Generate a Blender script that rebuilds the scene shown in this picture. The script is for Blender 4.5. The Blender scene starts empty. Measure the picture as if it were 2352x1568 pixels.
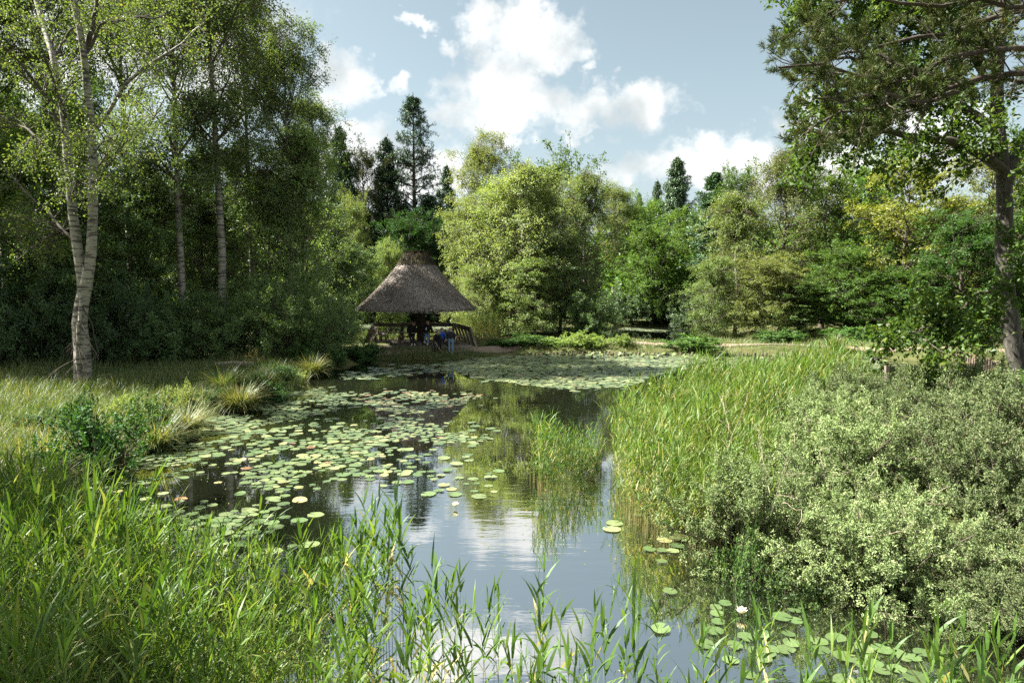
import bpy, bmesh, math, random
import numpy as np
from mathutils import Vector, Matrix

# ------------------------------------------------------------ camera, sky, sun, exposure
SC = bpy.context.scene
COL = SC.collection
D2R = math.radians
F = 1024 * 24 / 36.0
CAM_H = 3.6
TILT = math.atan(56 / 683)
cam_d = bpy.data.cameras.new('camera')
cam_d.lens = 24; cam_d.sensor_width = 36
cam_d.clip_start = 0.05; cam_d.clip_end = 2000
cam = bpy.data.objects.new('camera', cam_d)
COL.objects.link(cam)
cam.location = (0, 0, CAM_H)
cam.rotation_euler = (math.pi / 2 - TILT, 0, 0)
SC.camera = cam
SC.render.resolution_x = 1024; SC.render.resolution_y = 682


def ray(px, py):
    """Direction (x, y, z) through pixel px, py of the 1024 px wide picture, with y = 1."""
    c, s = math.cos(TILT), math.sin(TILT)
    a, b = (px - 512) / F, (341 - py) / F
    x, y, z = a, c + b * s, -s + b * c
    return np.array([x / y, 1.0, z / y])


def at(px, py, Y):
    return np.array([0, 0, CAM_H]) + ray(px, py) * Y


def onz(px, py, z=0.0):
    r = ray(px, py)
    return np.array([0, 0, CAM_H]) + r * ((z - CAM_H) / r[2])


V2 = 1024 / 2352.0            # the photograph was measured in a 2352 px wide view

SUN_AZ, SUN_EL = -84.0, 47.0  # degrees; azimuth from +Y, negative to the left
sd = Vector((math.sin(D2R(SUN_AZ)) * math.cos(D2R(SUN_EL)), math.cos(D2R(SUN_AZ)) * math.cos(D2R(SUN_EL)), math.sin(D2R(SUN_EL))))
sl = bpy.data.lights.new('sun', 'SUN')
sl.energy = 5.0; sl.angle = D2R(0.5); sl.color = (1.0, 0.95, 0.85)
so = bpy.data.objects.new('sun', sl); COL.objects.link(so)
so.rotation_euler = (-sd).to_track_quat('-Z', 'Y').to_euler()
so.location = (-40, 20, 50)

W = bpy.data.worlds.new('World'); SC.world = W
W.use_nodes = True
wt = W.node_tree; wt.nodes.clear()
wn, wl = wt.nodes, wt.links
sky = wn.new('ShaderNodeTexSky'); sky.sky_type = 'NISHITA'; sky.sun_disc = False
sky.sun_elevation = D2R(SUN_EL); sky.sun_rotation = D2R(SUN_AZ)
sky.air_density = 1.0; sky.dust_density = 1.6; sky.ozone_density = 1.0
hs = wn.new('ShaderNodeHueSaturation'); hs.inputs['Saturation'].default_value = 0.60; hs.inputs['Hue'].default_value = 0.464; hs.inputs['Value'].default_value = 0.66
wl.new(sky.outputs[0], hs.inputs['Color'])
bg = wn.new('ShaderNodeBackground'); bg.inputs['Strength'].default_value = 0.05
wl.new(hs.outputs[0], bg.inputs['Color'])
tc = wn.new('ShaderNodeTexCoord')
sep = wn.new('ShaderNodeSeparateXYZ'); wl.new(tc.outputs['Generated'], sep.inputs[0])


def wmath(op, a, b=None, clamp=False):
    n = wn.new('ShaderNodeMath'); n.operation = op; n.use_clamp = clamp
    for i, v in enumerate((a, b)):
        if v is None: continue
        if isinstance(v, (int, float)): n.inputs[i].default_value = v
        else: wl.new(v, n.inputs[i])
    return n.outputs[0]


ymx = wmath('MAXIMUM', sep.outputs['Y'], 0.03)
cmb = wn.new('ShaderNodeCombineXYZ')
wl.new(wmath('DIVIDE', sep.outputs['X'], ymx), cmb.inputs[0])
wl.new(wmath('DIVIDE', sep.outputs['Z'], ymx), cmb.inputs[1])
CLOUDS = [(1105, 35, 32, 42), (1112, 90, 42, 32), (1190, 75, 75, 62), (1255, 100, 72, 42), (1310, 92, 32, 36), (1165, 150, 62, 42),
          (1150, 195, 95, 50), (1062, 185, 52, 24), (1140, 245, 115, 45), (1250, 232, 115, 36), (1165, 287, 75, 26), (1350, 245, 120, 34),
          (1470, 235, 85, 42), (1450, 200, 42, 26), (1330, 297, 45, 9), (790, 195, 55, 42), (842, 195, 24, 24), (760, 165, 32, 30),
          (912, 190, 26, 17), (960, 60, 27, 14), (1022, 95, 18, 18), (820, 310, 75, 32), (920, 330, 60, 35), (980, 380, 70, 45),
          (880, 390, 190, 60), (1030, 380, 40, 45), (1640, 375, 120, 48), (1540, 395, 100, 36), (1430, 400, 80, 26), (1725, 385, 90, 45),
          (1785, 285, 30, 22), (1860, 300, 70, 45), (1390, 320, 12, 10), (1352, 158, 9, 20), (2080, 250, 70, 55), (2180, 340, 110, 80),
          (330, 60, 260, 110), (480, 160, 90, 80), (60, 120, 160, 120), (1900, 400, 160, 60)]
uvs = []
for cx, cy, rx, ry in CLOUDS:
    r = ray(cx * V2, cy * V2)
    uvs.append((r[0], r[2], rx * V2 / F * 1.36, ry * V2 / F * 1.36))
for cx, cy, rx, ry in [(1075, 1500, 190, 85), (1290, 1490, 70, 75), (1000, 1560, 160, 80), (1180, 1420, 110, 22), (600, 1600, 300, 60)]:
    r = ray(cx * V2, cy * V2)        # high clouds above the frame, seen only mirrored in the water
    uvs.append((r[0], -r[2], rx * V2 / F, ry * V2 / F))
wz = wn.new('ShaderNodeTexNoise'); wz.inputs['Scale'].default_value = 15; wz.inputs['Detail'].default_value = 7; wz.inputs['Roughness'].default_value = 0.6
wl.new(cmb.outputs[0], wz.inputs['Vector'])
wa = wn.new('ShaderNodeVectorMath'); wa.operation = 'MULTIPLY_ADD'      # ragged edges: the blobs are looked up at warped directions
wl.new(wz.outputs['Color'], wa.inputs[0]); wa.inputs[1].default_value = (0.13, 0.13, 0); wa.inputs[2].default_value = (-0.065, -0.065, 0)
wb = wn.new('ShaderNodeVectorMath'); wb.operation = 'ADD'
wl.new(wa.outputs[0], wb.inputs[0]); wl.new(cmb.outputs[0], wb.inputs[1])
fld = None
for u, v, ru, rv in uvs:
    m = wn.new('ShaderNodeVectorMath'); m.operation = 'MULTIPLY_ADD'
    wl.new(wb.outputs[0], m.inputs[0])
    m.inputs[1].default_value = (1 / ru, 1 / rv, 0); m.inputs[2].default_value = (-u / ru, -v / rv, 0)
    d = wn.new('ShaderNodeVectorMath'); d.operation = 'DOT_PRODUCT'
    wl.new(m.outputs[0], d.inputs[0]); wl.new(m.outputs[0], d.inputs[1])
    hgt = min(1.0, 0.30 + min(ru, rv) * 13.0)              # small clouds are thin and ragged
    one = wmath('MULTIPLY', wmath('SUBTRACT', 1.0, d.outputs['Value']), hgt)
    fld = one if fld is None else wmath('MAXIMUM', fld, one)
n1 = wn.new('ShaderNodeTexNoise'); n1.inputs['Scale'].default_value = 17; n1.inputs['Detail'].default_value = 9; n1.inputs['Roughness'].default_value = 0.62
wl.new(cmb.outputs[0], n1.inputs['Vector'])
fv_ = wmath('MAXIMUM', fld, -3.0)
dens = wmath('ADD', fv_, wmath('MULTIPLY', wmath('SUBTRACT', n1.outputs[0], 0.5), 1.9))
mr = wn.new('ShaderNodeMapRange'); mr.interpolation_type = 'SMOOTHSTEP'
wl.new(dens, mr.inputs['Value']); mr.inputs['From Min'].default_value = -0.25; mr.inputs['From Max'].default_value = 0.95
alpha = wmath('MULTIPLY', mr.outputs[0], wmath('GREATER_THAN', sep.outputs['Y'], 0.05))
# unseen cumulus added overhead and behind the camera to brighten the fill light
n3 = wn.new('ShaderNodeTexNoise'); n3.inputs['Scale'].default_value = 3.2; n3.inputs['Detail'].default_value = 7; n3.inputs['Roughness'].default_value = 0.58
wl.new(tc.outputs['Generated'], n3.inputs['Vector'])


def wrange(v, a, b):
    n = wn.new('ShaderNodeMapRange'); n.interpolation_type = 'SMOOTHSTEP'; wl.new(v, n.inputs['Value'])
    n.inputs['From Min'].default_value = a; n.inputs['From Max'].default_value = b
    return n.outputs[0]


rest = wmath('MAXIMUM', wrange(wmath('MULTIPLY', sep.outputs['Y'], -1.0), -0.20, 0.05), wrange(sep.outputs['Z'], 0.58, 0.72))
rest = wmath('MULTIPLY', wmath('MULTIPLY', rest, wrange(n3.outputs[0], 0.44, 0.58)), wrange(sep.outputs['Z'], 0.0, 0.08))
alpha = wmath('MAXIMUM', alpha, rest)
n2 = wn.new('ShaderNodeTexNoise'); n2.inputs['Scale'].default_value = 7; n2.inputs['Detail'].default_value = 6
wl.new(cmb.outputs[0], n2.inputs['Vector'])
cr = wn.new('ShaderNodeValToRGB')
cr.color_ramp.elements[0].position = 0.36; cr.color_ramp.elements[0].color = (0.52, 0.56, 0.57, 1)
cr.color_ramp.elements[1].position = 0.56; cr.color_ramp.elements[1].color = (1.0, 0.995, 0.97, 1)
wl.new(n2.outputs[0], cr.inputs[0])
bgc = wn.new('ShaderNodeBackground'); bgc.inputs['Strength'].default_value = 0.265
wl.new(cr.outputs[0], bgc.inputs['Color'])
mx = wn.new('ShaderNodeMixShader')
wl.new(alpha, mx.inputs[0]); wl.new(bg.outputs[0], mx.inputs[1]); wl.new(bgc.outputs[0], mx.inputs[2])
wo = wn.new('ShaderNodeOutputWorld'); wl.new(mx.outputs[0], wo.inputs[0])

SC.view_settings.view_transform = 'Standard'; SC.view_settings.look = 'None'
SC.view_settings.exposure = 2.4; SC.view_settings.gamma = 1.0; SC.view_settings.use_curve_mapping = False
cy = SC.cycles
cy.max_bounces = 6; cy.diffuse_bounces = 3; cy.glossy_bounces = 3; cy.transmission_bounces = 4; cy.transparent_max_bounces = 4
cy.caustics_reflective = False; cy.caustics_refractive = False
cy.use_denoising = False
cy.sample_clamp_indirect = 6

# ------------------------------------------------------------ helpers
RG = np.random.default_rng(11)


def nrm(a):
    return a / np.maximum(np.linalg.norm(a, axis=-1, keepdims=True), 1e-9)


def tag(o, label=None, cat=None, group=None, kind=None):
    if label: o['label'] = label
    if cat: o['category'] = cat
    if group: o['group'] = group
    if kind: o['kind'] = kind
    return o


def link(name, me, parent=None, loc=None, rot=None, scale=None):
    o = bpy.data.objects.new(name, me); COL.objects.link(o)
    if parent: o.parent = parent
    if loc is not None: o.location = tuple(float(c) for c in loc)
    if rot is not None: o.rotation_euler = rot
    if scale is not None: o.scale = scale
    return o


def empty(name, loc, rotz=0.0, scale=None):
    e = link(name, None, None, loc, (0, 0, rotz), scale)
    e.empty_display_size = 0.2
    return e


class MB:
    """Collects quads (and degenerate quads as triangles) and links them as ONE mesh."""
    def __init__(s):
        s.V = []; s.Q = []; s.M = []; s.A = []; s.n = 0

    def add(s, V, Q, m=0, a=None):
        V = np.asarray(V, float).reshape(-1, 3); Q = np.asarray(Q, int).reshape(-1, 4)
        s.V.append(V); s.Q.append(Q + s.n); s.n += len(V)
        s.M.append(np.full(len(Q), m, int) if np.isscalar(m) else np.asarray(m, int))
        s.A.append(np.full(len(Q), 0.5) if a is None else (np.full(len(Q), a, float) if np.isscalar(a) else np.asarray(a, float)))
        return s

    def mesh(s, name, mats, smooth=False):
        V = np.concatenate(s.V); Q = np.concatenate(s.Q); M = np.concatenate(s.M); A = np.concatenate(s.A)
        tri = Q[:, 3] == Q[:, 2]
        order = np.concatenate([np.where(tri)[0], np.where(~tri)[0]])
        nt = int(tri.sum())
        me = bpy.data.meshes.new(name)
        me.vertices.add(len(V)); me.vertices.foreach_set('co', V.astype(np.float32).ravel())
        loops = np.concatenate([Q[tri][:, :3].ravel(), Q[~tri].ravel()])
        me.loops.add(len(loops)); me.loops.foreach_set('vertex_index', loops.astype(np.int32))
        me.polygons.add(len(Q))
        st = np.concatenate([np.arange(nt) * 3, nt * 3 + np.arange(len(Q) - nt) * 4])
        me.polygons.foreach_set('loop_start', st.astype(np.int32))
        me.polygons.foreach_set('material_index', M[order].astype(np.int32))
        me.polygons.foreach_set('use_smooth', np.full(len(Q), smooth))
        at_ = me.attributes.new('v', 'FLOAT', 'FACE'); at_.data.foreach_set('value', A[order].astype(np.float32))
        for m in mats: me.materials.append(m)
        me.update(calc_edges=True)
        return me

    def obj(s, name, mats, parent=None, loc=None, smooth=False):
        if not isinstance(mats, (list, tuple)): mats = [mats]
        return link(name, s.mesh(name, mats, smooth), parent, loc)

    def box(s, c, size, rotz=0.0, tilt=None, m=0, a=None):
        hx, hy, hz = (k / 2 for k in size)
        P = np.array([[x, y, z] for x in (-hx, hx) for y in (-hy, hy) for z in (-hz, hz)])
        R = Matrix.Rotation(rotz, 3, 'Z')
        if tilt is not None: R = R @ tilt
        P = P @ np.array(R).T + np.array(c)
        return s.add(P, [[0, 1, 3, 2], [4, 6, 7, 5], [0, 4, 5, 1], [2, 3, 7, 6], [0, 2, 6, 4], [1, 5, 7, 3]], m, a)

    def bar(s, p, q, w, h, m=0, a=None):
        """A square timber from p to q, w wide and h deep, its h axis as near up as it can be."""
        p = np.array(p, float); q = np.array(q, float)
        t = nrm(q - p); up = np.array([0, 0, 1.0])
        if abs(t[2]) > 0.95: up = np.array([0, 1.0, 0])
        sx = nrm(np.cross(t, up)); sz = np.cross(sx, t)
        P = [e + sx * i * w / 2 + sz * j * h / 2 for e in (p, q) for i in (-1, 1) for j in (-1, 1)]
        return s.add(P, [[0, 1, 3, 2], [4, 6, 7, 5], [0, 4, 5, 1], [2, 3, 7, 6], [0, 2, 6, 4], [1, 5, 7, 3]], m, a)

    def tube(s, pts, rad, sides=8, m=0, a=None, cap=True):
        P = np.array(pts, float)[None]; R = np.array(rad, float)[None]
        V, Q = tubes(P, R, sides)
        s.add(V, Q, m, a)
        if cap:
            n = P.shape[1]
            for k in (0, n - 1):
                ring = V.reshape(n, sides, 3)[k]
                c = ring.mean(0)
                s.add(np.vstack([ring, c[None]]), [[i, (i + 1) % sides, sides, sides] if k else [(i + 1) % sides, i, sides, sides] for i in range(sides)], m, a)
        return s


def tubes(P, R, sides):
    """P (M,n,3) centre lines, R (M,n) radii -> vertices and quads of all tubes."""
    M, n, _ = P.shape
    T = nrm(np.gradient(P, axis=1))
    main = nrm(P[:, -1] - P[:, 0])
    ref = np.where(np.abs(main[:, 2:3]) > 0.85, np.array([[1.0, 0.15, 0]]), np.array([[0, 0.1, 1.0]]))[:, None, :]
    A = nrm(np.cross(T, np.broadcast_to(ref, T.shape))); B = np.cross(T, A)
    th = np.arange(sides) * 2 * np.pi / sides
    V = P[:, :, None, :] + R[:, :, None, None] * (A[:, :, None, :] * np.cos(th)[None, None, :, None] + B[:, :, None, :] * np.sin(th)[None, None, :, None])
    i = np.arange(M)[:, None, None] * n * sides; j = np.arange(n - 1)[None, :, None] * sides; k = np.arange(sides)[None, None, :]
    k2 = (k + 1) % sides
    Q = np.stack(np.broadcast_arrays(i + j + k, i + j + k2, i + j + sides + k2, i + j + sides + k), -1).reshape(-1, 4)
    return V.reshape(-1, 3), Q


def grow(S, Dn, Ln, n, up, wander, rng):
    pts = [S]; d = Dn.copy()
    for _ in range(n - 1):
        d = nrm(d + np.array([0, 0, 1.0]) * (up / (n - 1)) + rng.normal(0, wander, d.shape))
        pts.append(pts[-1] + d * (Ln / (n - 1))[:, None])
    return np.stack(pts, 1)


def lerp_at(P, t):
    """Positions and tangents at t (M,) in 0..1 along each poly-line of P (M,n,3)."""
    n = P.shape[1]
    f = np.clip(t, 0, 0.9999) * (n - 1); i = f.astype(int); w = (f - i)[:, None]
    r = np.arange(len(P))
    a, b = P[r, i], P[r, np.minimum(i + 1, n - 1)]
    return a * (1 - w) + b * w, nrm(b - a)


def spawn(P, k, t0, t1, ang, rng, flat=0.0):
    M = len(P); idx = np.repeat(np.arange(M), k)
    t = (np.tile(np.linspace(t0, t1, k), M) + rng.uniform(-0.5, 0.5, M * k) * (t1 - t0) / max(k, 1)).clip(0.02, 1)
    pos, tan = lerp_at(P[idx], t)
    r = rng.normal(0, 1, (M * k, 3)); r[:, 2] *= (1 - flat)
    perp = nrm(r - tan * (r * tan).sum(1, keepdims=True))
    a = ang * rng.uniform(0.75, 1.25, M * k)
    d = tan * np.cos(a)[:, None] + perp * np.sin(a)[:, None]
    return pos, d, idx, t


def leaves(P, ax, L, Wd, rng, upb=0.4, fold=0.12, out=None):
    """Kite shaped leaves with a folded midrib."""
    N = len(P)
    ax = nrm(ax)
    nn = rng.normal(0, 1, (N, 3)) + np.array([0, 0, upb])
    if out is not None: nn = nn * 0.62 + out * 1.15
    sd_ = nrm(np.cross(ax, nn)); up = np.cross(sd_, ax)
    V = np.empty((N, 4, 3))
    V[:, 0] = P; V[:, 2] = P + ax * L[:, None] - up * (L * 0.12)[:, None]
    mid = P + ax * (L * 0.45)[:, None] + up * (L * fold)[:, None]
    V[:, 1] = mid + sd_ * (Wd / 2)[:, None]; V[:, 3] = mid - sd_ * (Wd / 2)[:, None]
    return V.reshape(-1, 3), np.arange(N * 4).reshape(-1, 4)


# ------------------------------------------------------------ materials
def new_mat(name):
    m = bpy.data.materials.new(name); m.use_nodes = True
    nt = m.node_tree; nt.nodes.clear()
    out = nt.nodes.new('ShaderNodeOutputMaterial')
    return m, nt, nt.nodes, nt.links, out


def ramp(nodes, stops):
    r = nodes.new('ShaderNodeValToRGB')
    e = r.color_ramp.elements
    e[0].position, e[0].color = stops[0][0], (*stops[0][1], 1)
    e[1].position, e[1].color = stops[-1][0], (*stops[-1][1], 1)
    for p, c in stops[1:-1]:
        k = e.new(p); k.color = (*c, 1)
    return r


def leaf_mat(name, stops, trans=0.38, gloss=0.03, rough=0.5, vary=0.25, tcol=(1.25, 1.2, 0.55), fres=0):
    m, nt, N, L, out = new_mat(name)
    a = N.new('ShaderNodeAttribute'); a.attribute_name = 'v'
    r = ramp(N, stops); L.new(a.outputs['Fac'], r.inputs[0])
    oi = N.new('ShaderNodeObjectInfo')
    mul = N.new('ShaderNodeMix'); mul.data_type = 'RGBA'; mul.blend_type = 'MULTIPLY'; mul.inputs['Factor'].default_value = 1
    L.new(r.outputs[0], mul.inputs['A']); L.new(oi.outputs['Color'], mul.inputs['B'])
    hv = N.new('ShaderNodeHueSaturation')
    mrr = N.new('ShaderNodeMapRange'); mrr.inputs['To Min'].default_value = 1 - vary; mrr.inputs['To Max'].default_value = 1 + vary
    L.new(oi.outputs['Random'], mrr.inputs['Value']); L.new(mrr.outputs[0], hv.inputs['Value'])
    L.new(mul.outputs['Result'], hv.inputs['Color'])
    df = N.new('ShaderNodeBsdfDiffuse'); L.new(hv.outputs[0], df.inputs['Color'])
    tm = N.new('ShaderNodeMix'); tm.data_type = 'RGBA'; tm.blend_type = 'MULTIPLY'; tm.inputs['Factor'].default_value = 1
    tm.inputs['B'].default_value = (*tcol, 1); L.new(hv.outputs[0], tm.inputs['A'])
    tr = N.new('ShaderNodeBsdfTranslucent'); L.new(tm.outputs['Result'], tr.inputs['Color'])
    m1 = N.new('ShaderNodeMixShader'); m1.inputs[0].default_value = trans
    L.new(df.outputs[0], m1.inputs[1]); L.new(tr.outputs[0], m1.inputs[2])
    gl = N.new('ShaderNodeBsdfGlossy'); gl.inputs['Roughness'].default_value = rough; gl.inputs['Color'].default_value = (0.9, 0.95, 1, 1)
    m2 = N.new('ShaderNodeMixShader'); m2.inputs[0].default_value = gloss
    if fres:
        fr = N.new('ShaderNodeFresnel'); fr.inputs[0].default_value = fres
        fm = N.new('ShaderNodeMath'); fm.operation = 'MULTIPLY'; fm.inputs[1].default_value = gloss
        L.new(fr.outputs[0], fm.inputs[0]); L.new(fm.outputs[0], m2.inputs[0])
    L.new(m1.outputs[0], m2.inputs[1]); L.new(gl.outputs[0], m2.inputs[2])
    L.new(m2.outputs[0], out.inputs[0])
    return m


def noise_mat(name, stops, scale=(6, 6, 6), detail=6, rough=0.85, bump=0.0, coords='Object', nscale=1.0, spec=0.3, mul_v=False):
    m, nt, N, L, out = new_mat(name)
    t = N.new('ShaderNodeTexCoord'); mp = N.new('ShaderNodeMapping'); mp.inputs['Scale'].default_value = scale
    L.new(t.outputs[coords], mp.inputs[0])
    n = N.new('ShaderNodeTexNoise'); n.inputs['Scale'].default_value = nscale; n.inputs['Detail'].default_value = detail; n.inputs['Roughness'].default_value = 0.6
    L.new(mp.outputs[0], n.inputs['Vector'])
    r = ramp(N, stops); L.new(n.outputs[0], r.inputs[0])
    b = N.new('ShaderNodeBsdfPrincipled'); b.inputs['Roughness'].default_value = rough
    b.inputs['Specular IOR Level'].default_value = spec
    col = r.outputs[0]
    if mul_v:
        a = N.new('ShaderNodeAttribute'); a.attribute_name = 'v'
        mrr = N.new('ShaderNodeMapRange'); mrr.inputs['To Min'].default_value = 0.6; mrr.inputs['To Max'].default_value = 1.4
        L.new(a.outputs['Fac'], mrr.inputs['Value'])
        hv = N.new('ShaderNodeHueSaturation'); L.new(mrr.outputs[0], hv.inputs['Value']); L.new(col, hv.inputs['Color']); col = hv.outputs[0]
    L.new(col, b.inputs['Base Color'])
    if bump:
        bp = N.new('ShaderNodeBump'); bp.inputs['Strength'].default_value = bump; bp.inputs['Distance'].default_value = 0.03
        L.new(n.outputs[0], bp.inputs['Height']); L.new(bp.outputs[0], b.inputs['Normal'])
    L.new(b.outputs[0], out.inputs[0])
    return m


def plain(name, c, rough=0.7, spec=0.3):
    m, nt, N, L, out = new_mat(name)
    b = N.new('ShaderNodeBsdfPrincipled'); b.inputs['Base Color'].default_value = (*c, 1); b.inputs['Roughness'].default_value = rough
    b.inputs['Specular IOR Level'].default_value = spec
    n = N.new('ShaderNodeTexNoise'); n.inputs['Scale'].default_value = 30
    mrr = N.new('ShaderNodeMapRange'); mrr.inputs['To Min'].default_value = 0.75; mrr.inputs['To Max'].default_value = 1.25
    L.new(n.outputs[0], mrr.inputs['Value'])
    hv = N.new('ShaderNodeHueSaturation'); hv.inputs['Color'].default_value = (*c, 1); L.new(mrr.outputs[0], hv.inputs['Value'])
    L.new(hv.outputs[0], b.inputs['Base Color'])
    L.new(b.outputs[0], out.inputs[0])
    return m


LF = {}
LF['birch'] = leaf_mat('birch_leaf', [(0, (0.076, 0.127, 0.034)), (0.55, (0.124, 0.189, 0.055)), (0.93, (0.178, 0.238, 0.074)), (1, (0.281, 0.259, 0.074))], trans=0.45)
LF['pale'] = leaf_mat('pale_leaf', [(0, (0.126, 0.191, 0.059)), (0.6, (0.213, 0.297, 0.104)), (1, (0.330, 0.392, 0.152))], trans=0.45)
LF['broad'] = leaf_mat('broad_leaf', [(0, (0.045, 0.095, 0.018)), (0.6, (0.085, 0.165, 0.03)), (1, (0.15, 0.23, 0.045))], trans=0.4, gloss=0.015)
LF['oak'] = leaf_mat('oak_leaf', [(0, (0.040, 0.080, 0.014)), (0.6, (0.072, 0.135, 0.022)), (1, (0.14, 0.19, 0.035))], trans=0.45, gloss=0.015)
LF['spruce'] = leaf_mat('spruce_needle', [(0, (0.024, 0.052, 0.024)), (0.7, (0.045, 0.09, 0.038)), (1, (0.075, 0.12, 0.048))], trans=0.08, gloss=0.05)
LF['pine'] = leaf_mat('pine_needle', [(0, (0.035, 0.055, 0.016)), (0.7, (0.07, 0.095, 0.028)), (1, (0.13, 0.115, 0.04))], trans=0.15, gloss=0.01)
LF['dark'] = leaf_mat('shade_leaf', [(0, (0.054, 0.095, 0.032)), (0.7, (0.095, 0.157, 0.048)), (1, (0.157, 0.213, 0.068))], trans=0.38, gloss=0.04)
LF['grey'] = leaf_mat('grey_willow_leaf', [(0, (0.110, 0.162, 0.061)), (0.6, (0.200, 0.262, 0.109)), (1, (0.331, 0.366, 0.180))], trans=0.25, gloss=0.015, vary=0.32, tcol=(1.0, 1.1, 0.5))
LF['reed'] = leaf_mat('reed_leaf', [(0, (0.036, 0.084, 0.012)), (0.5, (0.076, 0.154, 0.020)), (0.8, (0.152, 0.224, 0.034)), (0.86, (0.321, 0.299, 0.128)), (1, (0.446, 0.393, 0.187))], trans=0.45, gloss=0.02, vary=0.05)
LF['grass'] = leaf_mat('grass_blade', [(0, (0.044, 0.084, 0.018)), (0.55, (0.088, 0.136, 0.030)), (0.85, (0.160, 0.184, 0.056)), (1, (0.336, 0.288, 0.136))], trans=0.38, gloss=0.04, vary=0.05)
LF['nettle'] = leaf_mat('herb_leaf', [(0, (0.036, 0.086, 0.023)), (0.6, (0.068, 0.135, 0.036)), (1, (0.126, 0.180, 0.054))], trans=0.35, gloss=0.02)
LF['flower'] = leaf_mat('yellow_petal', [(0, (0.440, 0.320, 0.080)), (1, (0.560, 0.440, 0.160))], trans=0.2)
LF['lily'] = leaf_mat('lily_leaf', [(0, (0.049, 0.090, 0.031)), (0.35, (0.098, 0.143, 0.053)), (0.7, (0.197, 0.230, 0.098)), (0.86, (0.295, 0.271, 0.115)), (0.95, (0.17, 0.09, 0.042)), (1, (0.11, 0.05, 0.028))], trans=0.1, gloss=0.7, rough=0.33, vary=0.22, fres=1.5)
WHITE_PETAL = leaf_mat('white_petal', [(0, (0.75, 0.74, 0.66)), (1, (0.85, 0.84, 0.8))], trans=0.2)


def birch_bark():
    m, nt, N, L, out = new_mat('birch_bark')
    t = N.new('ShaderNodeTexCoord'); mp = N.new('ShaderNodeMapping'); mp.inputs['Scale'].default_value = (1.6, 1.6, 9)
    L.new(t.outputs['Object'], mp.inputs[0])
    n = N.new('ShaderNodeTexNoise'); n.inputs['Scale'].default_value = 1.5; n.inputs['Detail'].default_value = 5; n.inputs['Roughness'].default_value = 0.65
    L.new(mp.outputs[0], n.inputs['Vector'])
    r = ramp(N, [(0.0, (0.03, 0.028, 0.024)), (0.43, (0.05, 0.045, 0.04)), (0.50, (0.235, 0.215, 0.18)), (1, (0.37, 0.345, 0.295))])
    L.new(n.outputs[0], r.inputs[0])
    b = N.new('ShaderNodeBsdfPrincipled'); b.inputs['Roughness'].default_value = 0.75
    L.new(r.outputs[0], b.inputs['Base Color'])
    bp = N.new('ShaderNodeBump'); bp.inputs['Strength'].default_value = 0.4; bp.inputs['Distance'].default_value = 0.02
    L.new(n.outputs[0], bp.inputs['Height']); L.new(bp.outputs[0], b.inputs['Normal'])
    L.new(b.outputs[0], out.inputs[0])
    return m


BK = {
    'birch': birch_bark(),
    'twig': noise_mat('twig_bark', [(0.3, (0.05, 0.04, 0.03)), (0.7, (0.12, 0.095, 0.07))], (5, 5, 5)),
    'dark': noise_mat('dark_bark', [(0.3, (0.035, 0.03, 0.022)), (0.7, (0.10, 0.085, 0.065))], (7, 7, 1.6), bump=0.6),
    'oak': noise_mat('oak_bark', [(0.28, (0.03, 0.028, 0.024)), (0.5, (0.065, 0.06, 0.052)), (0.75, (0.15, 0.138, 0.118))], (14, 14, 2.2), bump=0.9),
    'pine': noise_mat('pine_bark', [(0.3, (0.025, 0.02, 0.016)), (0.7, (0.085, 0.068, 0.052))], (9, 9, 3), bump=0.6),
}

# ------------------------------------------------------------ the ground, the water, the paths
POND = np.array([(-7.2, 33.2), (-6.9, 31.0), (-8.2, 28.6), (-7.3, 24.0), (-7.6, 20.0), (-8.5, 17.6), (-7.9, 15.0), (-7.6, 13.0), (-8.3, 11.6), (-7.4, 9.8),
                 (-5.0, 8.4), (-3.4, 7.0), (-2.3, 5.2), (-2.0, 2.0), (-2.0, -6.0), (12, -6), (14, 3.5), (13.5, 6.2), (8, 7.3), (4.6, 8.2), (3.9, 10.0),
                 (4.2, 12.5), (3.6, 15.0), (4.6, 18.0), (8, 20.5), (13, 21.5), (19, 23), (24, 27), (24.5, 31.5), (21, 31.6), (18.5, 33.6), (12, 34.4), (4, 35.2), (0, 35.0), (-1.8, 33.6), (-4, 33.0)])
BACK = np.array([(-14, 43), (-9.6, 40.8), (-8.6, 38.6), (-7.6, 41.5), (-3.0, 41.8), (-1.8, 44), (-0.8, 49), (3, 51), (7, 47.5), (7.6, 42), (9.0, 40.2), (12.6, 40.2), (14.6, 44), (17.5, 60.3), (8, 60.6),
                 (2, 62), (-2, 84), (-12, 86), (-18, 74), (-15, 55)])


def sdist(P, poly):
    """Signed distance of points P (N,2) to a polygon, positive outside."""
    a = poly; b = np.roll(poly, -1, 0)
    d = np.full(len(P), 1e9); ins = np.zeros(len(P), bool)
    for (ax, ay), (bx, by) in zip(a, b):
        ex, ey = bx - ax, by - ay
        t = np.clip(((P[:, 0] - ax) * ex + (P[:, 1] - ay) * ey) / (ex * ex + ey * ey), 0, 1)
        d = np.minimum(d, np.hypot(P[:, 0] - ax - t * ex, P[:, 1] - ay - t * ey))
        c = (ay > P[:, 1]) != (by > P[:, 1])
        xi = ax + (P[:, 1] - ay) / (ey if abs(ey) > 1e-9 else 1e-9) * ex
        ins ^= c & (P[:, 0] < xi)
    return np.where(ins, -d, d)


def shore(P):
    return np.minimum(sdist(P, POND), sdist(P, BACK))


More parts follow.
